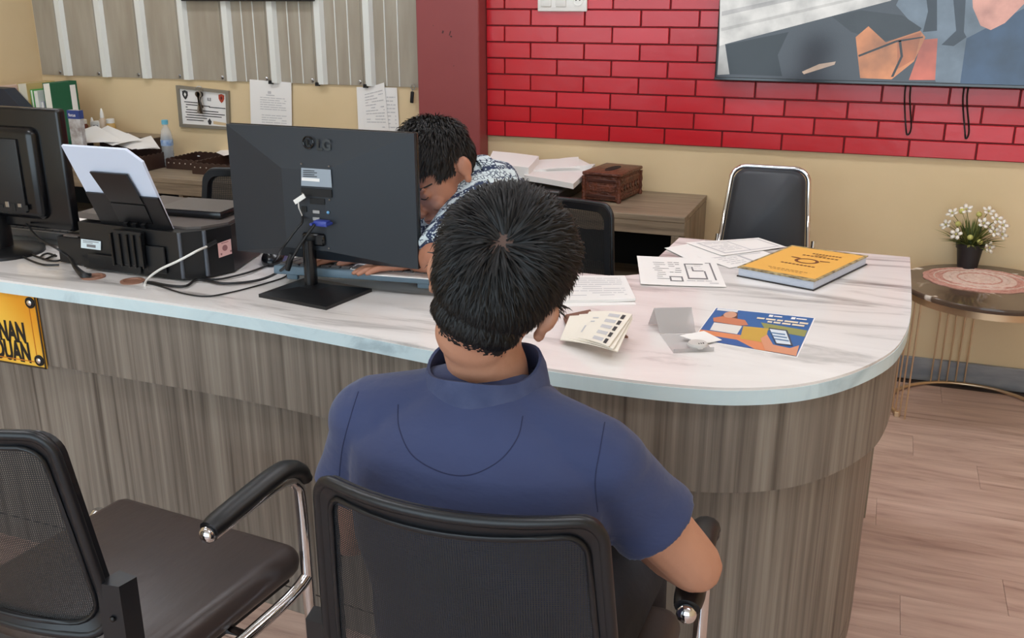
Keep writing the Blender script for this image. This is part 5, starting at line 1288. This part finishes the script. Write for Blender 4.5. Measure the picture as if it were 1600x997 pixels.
def hand_parts(q, wrist, d, nrm, side, curl=.5):
    """palm plus five fingers; d along the hand, nrm out of the back of the hand, side = thumb direction (+1/-1 times d x nrm)"""
    d = d.normalized(); nrm = (nrm - d * nrm.dot(d)).normalized(); w = d.cross(nrm).normalized() * side
    Rm = Matrix((w, d, nrm)).transposed()
    q.ell(wrist + d * .045, (.040, .050, .015), sub=3, rot=Rm); q.ell(wrist + d * .02 + w * .012, (.026, .034, .017), sub=2, rot=Rm)
    for i, (off, L) in enumerate(((.028, .070), (.010, .078), (-.009, .072), (-.026, .056))):
        p = wrist + d * (.080 - .006 * abs(i - 1)) + w * off; pts = [p - d * .02]; a = .12 * curl
        dd = (d + w * (.05 - .045 * i)).normalized()
        for k, fr_ in enumerate((.42, .32, .26)):
            pts.append(pts[-1] + (dd * math.cos(a) - nrm * math.sin(a)) * (L * fr_ + (.02 if k == 0 else 0))); a += .55 * curl
        q.tube(pts, [.0092, .0088, .0080, .0068], 10); q.ell(pts[-1], (.0068,) * 3, sub=2)
    b0 = wrist + d * .022 + w * .030; pts = [b0 - w * .012, b0 + d * .016 + w * .014 - nrm * .004, b0 + d * .042 + w * .022 - nrm * .008, b0 + d * .062 + w * .020 - nrm * .012]
    q.tube(pts, [.012, .0115, .0098, .0080], 10); q.ell(pts[-1], (.008,) * 3, sub=2)
def skin_mat(name, col, col2):
    m = mat(name, col, .5, var=(col2, 9), bump=(160, .06)); return m
def make_hair(body_me, name, T, F, U, whorl, parent, n, seed, top_len, vol, mat_, mask, axis_lo=-.15, base=None, inv=None, spot=.016):
    """short hair strands rooted on the scalp of the body mesh (world coordinates)"""
    bvh = BVHTree.FromPolygons([v.co for v in body_me.vertices], [p.vertices for p in body_me.polygons])
    Rr = F.cross(U).normalized(); rnd = random.Random(seed); q = MB(); c0 = T + U * .03 - F * .004
    cnt = 0; tries = 0
    while cnt < n and tries < n * 4:
        tries += 1
        d = Vector((rnd.gauss(0, 1), rnd.gauss(0, 1), rnd.gauss(0, 1))).normalized()
        o_ = c0
        if rnd.random() < .4:
            o_ = T - U * rnd.uniform(-.02, .115) - F * .012; d = (-F * abs(rnd.gauss(0, 1)) + Rr * rnd.gauss(0, 1)).normalized()
        elif d.dot(U) < -.2: continue
        hit = bvh.ray_cast(o_ + d * .25, -d, .25)
        if hit[0] is None: continue
        p, nm = hit[0], hit[1]
        if nm.dot(d) < 0: nm = -nm
        l = p - T; x, y, z = l.dot(Rr), l.dot(F), l.dot(U)
        m_ = mask(x, y, z)
        if m_ <= 0 or rnd.random() > m_ * 1.6: continue
        wv = p - whorl; dist = wv.length
        if dist < spot and rnd.random() > .22 + .78 * (dist / spot) ** 1.5: continue
        tan = wv - nm * wv.dot(nm)
        tan = tan.normalized() if tan.length > 1e-5 else nm.orthogonal()
        swirl = nm.cross(tan) * (.55 * math.exp(-dist / .05)); tan = (tan + swirl + Vector((rnd.gauss(0, .22), rnd.gauss(0, .22), rnd.gauss(0, .16)))); tan = (tan - nm * tan.dot(nm)).normalized()
        hz = max(0, min(1, (z + .055) / .145))
        sb = max(0, min(1, (z + .08) / .08)); b_len = .005 + .009 * sb
        L_ = (b_len + (top_len - b_len) * hz) * rnd.uniform(.5, 1.2) * max(.5, m_)
        lift = (.05 + .08 * sb + vol * hz * hz) * rnd.uniform(.7, 1.3) * (.5 + .5 * min(1, dist / .04))
        p0 = p - nm * .001
        d0 = (tan + nm * lift).normalized(); d1 = (tan + nm * lift * .35).normalized(); d2 = (tan - nm * .25 + Vector((0, 0, -.15))).normalized()
        P = [p0, p0 + d0 * L_ * .4, p0 + d0 * L_ * .4 + d1 * L_ * .35, p0 + d0 * L_ * .4 + d1 * L_ * .35 + d2 * L_ * .25]
        sd = tan.cross(nm); sd = (sd * rnd.uniform(.6, 1) + nm * rnd.uniform(-.5, .5)).normalized(); W = rnd.uniform(.0009, .0019)
        vs = []
        for k in range(3):
            w_ = W * (1 - .22 * k); vs.append((q.bm.verts.new(P[k] - sd * w_), q.bm.verts.new(P[k] + sd * w_)))
        tip = q.bm.verts.new(P[3])
        for a, b in zip(vs, vs[1:]): q.bm.faces.new((a[0], a[1], b[1], b[0]))
        q.bm.faces.new((vs[2][0], vs[2][1], tip)); cnt += 1
    me = bpy.data.meshes.new(name); q.bm.to_mesh(me); q.bm.free(); me.materials.append(mat_)
    me.polygons.foreach_set('use_smooth', [True] * len(me.polygons))
    o = bpy.data.objects.new(name, me); C.objects.link(o); o.parent = parent; o['kind'] = 'stuff'; return o
def scalp(me, T, F, U, mask, whorl, spot, seed):
    Rr = F.cross(U).normalized(); rnd = random.Random(seed); idx = []
    for p in me.polygons:
        c = p.center; l = c - T; m_ = mask(l.dot(Rr), l.dot(F), l.dot(U))
        k = 1 if m_ > .45 and rnd.random() < m_ * 1.5 - .3 and l.length < .2 else 0
        if k and (c - whorl).length < spot * rnd.uniform(.7, 1.3): k = 2
        idx.append(k)
    me.polygons.foreach_set('material_index', idx)
def hairmask(nape=-.085):
    def f(x, y, z):
        if abs(x) > .079 and z < .04 and -.045 < y < .03: return 0          # the ears
        if y > .075 and z < .075: return 0
        if y > .02:                                                          # front and temples
            lim = .055 if y > .05 else .02
            if z < lim and abs(x) < .09: return 0 if z < lim - .01 else .4
        if y > -.035:
            lim = .022 if y < .012 else .0
            if z < (.022 if y < .012 else -.005): return 0
        lim = nape if abs(x) < .055 else nape + (abs(x) - .055) * 1.0
        if z < lim: return 0
        return min(1, .25 + max(.0, (z - lim) / .028)) if y < .0 else 1
    return f
M['skin'] = skin_mat('skin_light_brown', (188, 136, 110), (180, 126, 100)); M['skin2'] = skin_mat('skin_brown', (180, 124, 98), (170, 114, 90))
M['scalp'] = mat('cropped_hair', (22, 19, 19), .6)
M['hair'] = mat('black_hair', (14, 13, 14), .5, spec=.35)
M['blue_knit'] = mat('blue_knit', (45, 54, 90), .85, var=((51, 61, 98), 5), bump=(9, .6, (1, 1, 2.2)), sheen=.15)
M['blue_collar'] = mat('blue_collar', (56, 65, 98), .85, var=((70, 78, 110), 30), bump=(60, .2))
M['trousers'] = mat('dark_trousers', (20, 21, 30), .8, bump=(20, .2)); M['shoe'] = mat('black_shoe', (18, 18, 19), .4)

# ---- man in the blue polo shirt, seen from behind
Ux, Uy = Vector((1, 0, 0)), Vector((0, 1, 0))
hd = R(4); F0 = Vector((-math.sin(hd), math.cos(hd), 0)); U0 = Vector((0, 0, 1)); R0_ = F0.cross(U0)
rot = Matrix.Rotation(R(20), 3, F0) @ Matrix.Rotation(R(-9), 3, R0_)
F1, U1 = rot @ F0, rot @ U0
T1 = at_t(771, 458, 1.34)
q = MB(); HL, HR = head_parts(q, T1, F1, U1, 1.02)
for p_, r_ in (((0, -.046, -.026), (.062, .046, .048)), ((0, -.034, -.058), (.052, .034, .044))): q.ell(HL(*p_), r_, sub=3, rot=Matrix((HR, F1, U1)).transposed())
C7 = Vector((-.487, 1.185, .985))
limb(q, [C7 + Vector((0, .01, -.06)), C7 + Vector((.0, .012, .02)), T1 - U1 * .055 - F1 * .012, T1 - U1 * .01 - F1 * .01], [.066, .057, .055, .055], 20)
TOR = [((-.473, 1.16, .47), .165, .105), ((-.473, 1.145, .60), .155, .10), ((-.475, 1.135, .72), .165, .105), ((-.478, 1.14, .83), .185, .108), ((-.481, 1.155, .90), .185, .095), ((-.484, 1.172, .945), .14, .075), ((-.486, 1.184, .975), .078, .06)]
loft(q, [(c, a, b, Ux, Uy) for c, a, b in TOR])
SL, SR = Vector((-.660, 1.165, .905)), Vector((-.304, 1.165, .892))
EL, ER = Vector((-.728, 1.19, .690)), Vector((-.183, 1.242, .718))
WL, WR = Vector((-.60, 1.40, .635)), Vector((-.345, 1.44, .65))
for S_, E_, W_, s in ((SL, EL, WL, -1), (SR, ER, WR, 1)):
    limb(q, [S_, S_.lerp(E_, .45), E_.lerp(S_, .12), E_], [.052, .047, .042, .040]); limb(q, [E_, E_.lerp(W_, .3), E_.lerp(W_, .7), W_], [.040, .041, .033, .026])
    hand_parts(q, W_, (W_ - E_) + Vector((0, .03, -.04)), Vector((0, .2, 1)), -s, .8)
HIP = Vector((-.473, 1.16, .50))
KN, AN = [], []
for s in (-1, 1):
    h_ = HIP + Vector((s * .09, .02, 0)); k_ = Vector((-.473 + s * .13, 1.56, .50)); a_ = Vector((-.473 + s * .14, 1.55, .09)); KN.append(k_); AN.append(a_)
    limb(q, [h_, h_.lerp(k_, .5), k_], [.082, .068, .052]); limb(q, [k_, k_.lerp(a_, .3), a_], [.052, .053, .038]); limb(q, [a_, a_ + Vector((0, .03, -.035)), a_ + Vector((0, .12, -.055))], [.038, .036, .026])
body = remesh(q, .0042, 5)
whorl1 = None
bv = BVHTree.FromPolygons([v.co for v in body.vertices], [p.vertices for p in body.polygons])
whorl1 = bv.ray_cast(CAMP, ray(785, 378).normalized())[0] or T1
hm1 = hairmask(-.074)
scalp(body, T1, F1, U1, hm1, whorl1, .024, 2)
man = obj_from(body, 'person', [M['skin'], M['scalp'], mat('thin_crown', (78, 56, 47), .6)])
tag(man, 'person with short black hair in a navy polo shirt seated with back to the camera', 'person')
make_hair(body, 'hair', T1, F1, U1, whorl1, man, 40000, 4, .054, .85, M['hair'], hm1, spot=.028)
# shirt
q = MB(); g = .011
loft(q, [(c, a + g, b + g, Ux, Uy) for c, a, b in TOR[:-1]] + [((-.486, 1.184, .975), .094, .078, Ux, Uy), ((-.487, 1.186, .99), .080, .070, Ux, Uy)])
for S_ in (SL, SR): limb(q, [C7 + Vector((0, -.004, -.028)), C7.lerp(S_, .5) + Vector((0, -.004, -.012)), S_ + Vector((0, 0, .008))], [.062, .060, .060], 18)
for S_, E_ in ((SL, EL), (SR, ER)):
    hem = S_.lerp(E_, .54); d_ = (E_ - S_).normalized()
    q.tube([S_.lerp(Vector((-.482, 1.155, .91)), .25), S_, S_.lerp(E_, .35), hem], [.066, .064, .061, .068], 28); q.ell(S_ + Vector((0, 0, .0)), (.064, .064, .062), sub=3)
shirt = remesh(q, .0042, 12)
_nr = [v.normal.copy() for v in shirt.vertices]
for v, nv in zip(shirt.vertices, _nr):            # soft folds towards the armpits and waist
    p = v.co; k = .0035 * math.sin(38 * (p.z + .55 * abs(p.x + .48)) + 9 * p.x) * max(0, min(1, (.90 - p.z) / .15)) * (1 if abs(p.x + .48) < .19 else 0); v.co = p + nv * k
sh = obj_from(shirt, 'polo_shirt', [M['blue_knit']], man)
bvs = BVHTree.FromPolygons([v.co for v in shirt.vertices], [p.vertices for p in shirt.polygons])
def seam(pix, r=.0009):
    pts = []
    for p in catmull([(a, b, 0) for a, b in pix], 6):
        h_ = bvs.ray_cast(CAMP, ray(p.x, p.y).normalized())
        if h_[0] is not None and (not pts or (h_[0] - pts[-1]).length < .06): pts.append(h_[0])
    if len(pts) > 2:
        q = MB(); q.tube(pts, r, 5); q.build('seam', mat('seam_navy', (34, 40, 72), .9), sh, smooth=60)
seam([(622, 632), (624, 670), (645, 712), (690, 738), (735, 742), (780, 720), (808, 685), (817, 650)])
seam([(945, 660), (938, 700), (930, 750), (934, 800)]); seam([(560, 612), (548, 650), (535, 700), (530, 745)])
# collar
nd = (T1 - U1 * .05 - C7).normalized(); axc = (nd * .55 + Vector((0, -.12, .55))).normalized()
cc = C7 + Vector((0, .004, .008)); cx_ = axc.cross(Vector((0, -1, 0))).normalized(); cy_ = axc.cross(cx_).normalized()
q = MB(); nn = 40; prof = [(.086, -.022), (.083, .004), (.077, .022), (.073, .021), (.076, .003), (.078, -.022)]
rings = [[q.bm.verts.new(cc + cx_ * r_ * 1.06 * math.cos(2 * math.pi * k / nn) + cy_ * r_ * math.sin(2 * math.pi * k / nn) + axc * (z_ + .005 * math.sin(3 * 2 * math.pi * k / nn))) for k in range(nn)] for r_, z_ in prof]
for i in range(len(rings)):
    a, b = rings[i], rings[(i + 1) % len(rings)]
    for k in range(nn): q.bm.faces.new((a[k], a[(k + 1) % nn], b[(k + 1) % nn], b[k]))
q.build('collar', M['blue_collar'], man, smooth=60)
# trousers and shoes
q = MB(); loft(q, [((-.473, 1.16, .46), .185, .125, Ux, Uy), ((-.473, 1.15, .56), .170, .114, Ux, Uy)])
for s, k_, a_ in zip((-1, 1), KN, AN):
    h_ = HIP + Vector((s * .09, .02, 0)); limb(q, [h_, h_.lerp(k_, .5), k_], [.092, .078, .062]); limb(q, [k_, k_.lerp(a_, .3), a_], [.062, .062, .052])
obj_from(remesh(q, .008, 5), 'trousers', [M['trousers']], man)
for a_ in AN:
    q = MB(); limb(q, [a_ + Vector((0, -.03, -.045)), a_ + Vector((0, .06, -.05)), a_ + Vector((0, .15, -.058))], [.042, .042, .03], flat=(1, .9)); obj_from(remesh(q, .006, 4), 'shoe', [M['shoe']], man)

# ---- man in the patterned shirt behind the counter
def cdir(r_, u_, f_): return (RT * r_ + UP * u_ + FW * f_).normalized()
F2 = cdir(-.55, -.68, -.48); U2 = cdir(0, 1, 0); U2 = (U2 - F2 * F2.dot(U2)).normalized()
R2 = F2.cross(U2).normalized()
ear = at_t(722, 264, 2.36)
sgn = 1 if R2.dot(FW) < 0 else -1       # which side faces the camera
T2 = ear - R2 * .084 * sgn
q = MB(); head_parts(q, T2, F2, U2, 1.06)
C7b = at_t(768, 292, 2.52)
PEL = Vector((-.93, 2.60, .52))
limb(q, [C7b + (PEL - C7b).normalized() * .06, C7b, T2 - U2 * .05 - F2 * .02, T2 - F2 * .01], [.064, .058, .055, .055], 20)
SLb = at_t(738, 322, 2.42); SRb = at_t(716, 300, 2.72)
ELb = at_t(686, 396, 2.29); WLb = at_t(652, 411, 2.38)
ERb = at_t(610, 366, 2.66); WRb = at_t(572, 395, 2.49)
axs = (SLb - SRb).normalized(); spine = (C7b - PEL).normalized(); ayb = spine.cross(axs).normalized(); axs = ayb.cross(spine).normalized()
TB = [(PEL, .165, .11), (PEL.lerp(C7b, .3), .16, .105), (PEL.lerp(C7b, .55), .172, .108), (PEL.lerp(C7b, .78), .18, .10), (PEL.lerp(C7b, .90), .145, .085), (PEL.lerp(C7b, .99), .075, .062)]
loft(q, [(c, a * .9, b * .9, axs, ayb) for c, a, b in TB])
for S_, E_, W_, s in ((SLb, ELb, WLb, 1), (SRb, ERb, WRb, -1)):
    limb(q, [S_, S_.lerp(E_, .5), E_], [.05, .045, .038]); limb(q, [E_, E_.lerp(W_, .3), W_], [.039, .038, .026])
hand_parts(q, WLb, at_t(592, 415, 2.37) - WLb, Vector((0, .1, 1)), 1, .35)
hand_parts(q, WRb, at_t(508, 402, 2.45) - WRb, Vector((0, .1, 1)), -1, .25)
for s in (-1, 1):
    h_ = PEL + Vector((s * .09, -.02, 0)); k_ = PEL + Vector((s * .12 - .02, -.42, .01)); a_ = Vector((k_.x, k_.y + .02, .09))
    limb(q, [h_, h_.lerp(k_, .5), k_], [.08, .067, .052]); limb(q, [k_, k_.lerp(a_, .3), a_], [.052, .053, .038]); limb(q, [a_, a_ + Vector((0, -.12, -.055))], [.038, .026])
body2 = remesh(q, .0042, 4)
whorl2 = T2 + U2 * .10 - F2 * .07
hm2 = hairmask(-.06)
scalp(body2, T2, F2, U2, hm2, whorl2, .006, 3)
man2 = obj_from(body2, 'person', [M['skin2'], M['scalp'], M['scalp']])
tag(man2, 'person in a blue and white patterned shirt bending over papers behind the counter', 'person')
make_hair(body2, 'hair', T2, F2, U2, whorl2, man2, 20000, 9, .040, .75, mat('dark_hair', (22, 18, 17), .5, spec=.35), hm2, spot=.004)
bv2 = BVHTree.FromPolygons([v.co for v in body2.vertices], [p.vertices for p in body2.polygons])
def on_face(x, y, z, out=.2):
    o_ = T2 + R2 * x + U2 * z + F2 * out; h_ = bv2.ray_cast(o_, -F2, out + .1); return (h_[0] if h_[0] is not None else T2 + R2 * x + F2 * y + U2 * z), (h_[1] or F2)
for s in (-1, 1):
    pts = [on_face(s * x, .09, z)[0] + F2 * .001 for x, z in ((.014, .021), (.026, .026), (.040, .024), (.050, .016))]
    q = MB(); q.tube(catmull(pts, 4), [.0025] * 4 + [.0035] * 5 + [.002] * 4, 6, flat=(1, 1)); q.build('eyebrow', M['scalp'], man2, smooth=60)
    pts = [on_face(s * x, .09, z)[0] + F2 * .0005 for x, z in ((.018, -.003), (.030, -.007), (.043, -.003))]
    q = MB(); q.tube(catmull(pts, 4), .0014, 5); q.build('eyelashes', M['scalp'], man2, smooth=60)
pts = [on_face(x, .1, -.0625)[0] + F2 * .0004 for x in (-.022, -.01, 0, .01, .022)]
q = MB(); q.tube(pts, .0012, 5); q.build('lip_line', mat('lip', (110, 58, 50), .5), man2, smooth=60)
# patterned shirt
m, nt, b = new_mat('batik_cloth'); b.inputs['Roughness'].default_value = .75
tc = nt.nodes.new('ShaderNodeTexCoord'); mp = nt.nodes.new('ShaderNodeMapping'); mp.inputs['Rotation'].default_value = (.4, .6, .78); nt.links.new(tc.outputs['Object'], mp.inputs[0])
def tn(kind, **k):
    n_ = nt.nodes.new(kind)
    for a, v in k.items():
        if a in n_.inputs: n_.inputs[a].default_value = v
        else: setattr(n_, a, v)
    return n_
def ramp(src, p0, p1, inv=False):
    r_ = nt.nodes.new('ShaderNodeValToRGB'); r_.color_ramp.elements[0].position = p0; r_.color_ramp.elements[1].position = p1
    if inv: r_.color_ramp.elements[0].color, r_.color_ramp.elements[1].color = (1, 1, 1, 1), (0, 0, 0, 1)
    nt.links.new(src, r_.inputs[0]); return r_.outputs[0]
w1 = tn('ShaderNodeTexWave', Scale=6.0, Distortion=.8); w1.bands_direction = 'X'; w2 = tn('ShaderNodeTexWave', Scale=6.0, Distortion=.8); w2.bands_direction = 'Z'
vo = tn('ShaderNodeTexVoronoi', Scale=90.0); vo.feature = 'DISTANCE_TO_EDGE'; vd = tn('ShaderNodeTexVoronoi', Scale=150.0)
for n_ in (w1, w2, vo, vd): nt.links.new(mp.outputs[0], n_.inputs['Vector'])
def mth(op, a, b_):
    n_ = nt.nodes.new('ShaderNodeMath'); n_.operation = op
    for i, v in enumerate((a, b_)):
        if isinstance(v, (int, float)): n_.inputs[i].default_value = v
        else: nt.links.new(v, n_.inputs[i])
    return n_.outputs[0]
lat = mth('MAXIMUM', ramp(w1.outputs['Fac'], .80, .88), ramp(w2.outputs['Fac'], .80, .88))
lat = mth('MULTIPLY', lat, ramp(vd.outputs['Distance'], .25, .42))
cell = ramp(vo.outputs['Distance'], .05, .12, True)
cell = mth('MULTIPLY', cell, ramp(mth('MULTIPLY', w1.outputs['Fac'], w2.outputs['Fac']), .03, .10, True))
pat = mth('MAXIMUM', lat, cell)
mx = nt.nodes.new('ShaderNodeMix'); mx.data_type = 'RGBA'; mx.inputs[6].default_value = lin((206, 218, 222)); mx.inputs[7].default_value = lin((30, 46, 78)); nt.links.new(pat, mx.inputs[0]); nt.links.new(mx.outputs[2], b.inputs['Base Color'])
M['batik'] = m
NKb = C7b.lerp(T2 - U2 * .05 - F2 * .02, .5)
q = MB(); loft(q, [(c, a + .020, bb + .020, axs, ayb) for c, a, bb in TB[:-1]] + [(PEL.lerp(C7b, .965), .09, .072, axs, ayb)])
limb(q, [PEL.lerp(C7b, .88), C7b, NKb], [.095, .078, .067], 18)
for S_ in (SLb, SRb): limb(q, [C7b, C7b.lerp(S_, .5), S_], [.074, .072, .068], 18)
for S_, E_, fr_ in ((SLb, ELb, 1.03), (SRb, ERb, .7)):
    hem = S_.lerp(E_, fr_); q.tube([S_.lerp(PEL.lerp(C7b, .85), .3), S_, S_.lerp(E_, .4), hem], [.066, .064, .060, .058], 20); q.ell(S_, (.064, .064, .062), sub=3)
obj_from(remesh(q, .006, 5), 'patterned_shirt', [m], man2)
nd2 = (T2 - U2 * .05 - F2 * .02 - C7b).normalized(); cx2 = nd2.cross(Vector((0, 0, 1))).normalized(); cy2 = nd2.cross(cx2).normalized()
q = MB(); rings = [[q.bm.verts.new(NKb + nd2 * z_ + cx2 * r_ * math.cos(2 * math.pi * k / 36) + cy2 * r_ * math.sin(2 * math.pi * k / 36)) for k in range(36)] for r_, z_ in ((.080, -.022), (.076, .0), (.069, .016), (.066, .014), (.070, -.02))]
for i in range(5):
    a, bb = rings[i], rings[(i + 1) % 5]
    for k in range(36): q.bm.faces.new((a[k], a[(k + 1) % 36], bb[(k + 1) % 36], bb[k]))
q.build('collar', m, man2, smooth=60)
q = MB(); loft(q, [(PEL - Vector((0, 0, .05)), .18, .12, Ux, Uy), (PEL + Vector((0, 0, .05)), .172, .116, Ux, Uy)])
for s in (-1, 1):
    h_ = PEL + Vector((s * .09, -.02, 0)); k_ = PEL + Vector((s * .12 - .02, -.42, .01)); a_ = Vector((k_.x, k_.y + .02, .09))
    limb(q, [h_, h_.lerp(k_, .5), k_], [.09, .077, .062]); limb(q, [k_, k_.lerp(a_, .3), a_], [.062, .06, .05])
    q2 = MB(); limb(q2, [a_ + Vector((0, .03, -.045)), a_ + Vector((0, -.15, -.058))], [.042, .03]); obj_from(remesh(q2, .006, 4), 'shoe', [M['shoe']], man2)
obj_from(remesh(q, .008, 5), 'trousers', [M['trousers']], man2)
wr = WLb.lerp(ELb, .06); dw = (ELb - WLb).normalized(); uw = dw.orthogonal().normalized(); vw = dw.cross(uw)
q = MB(); q.tube([wr + uw * .029 * math.cos(R(a * 20)) + vw * .029 * math.sin(R(a * 20)) for a in range(18)], .0022, 6, closed=True); bb_ = q.build('bracelet', M['steel'], man2, smooth=60)
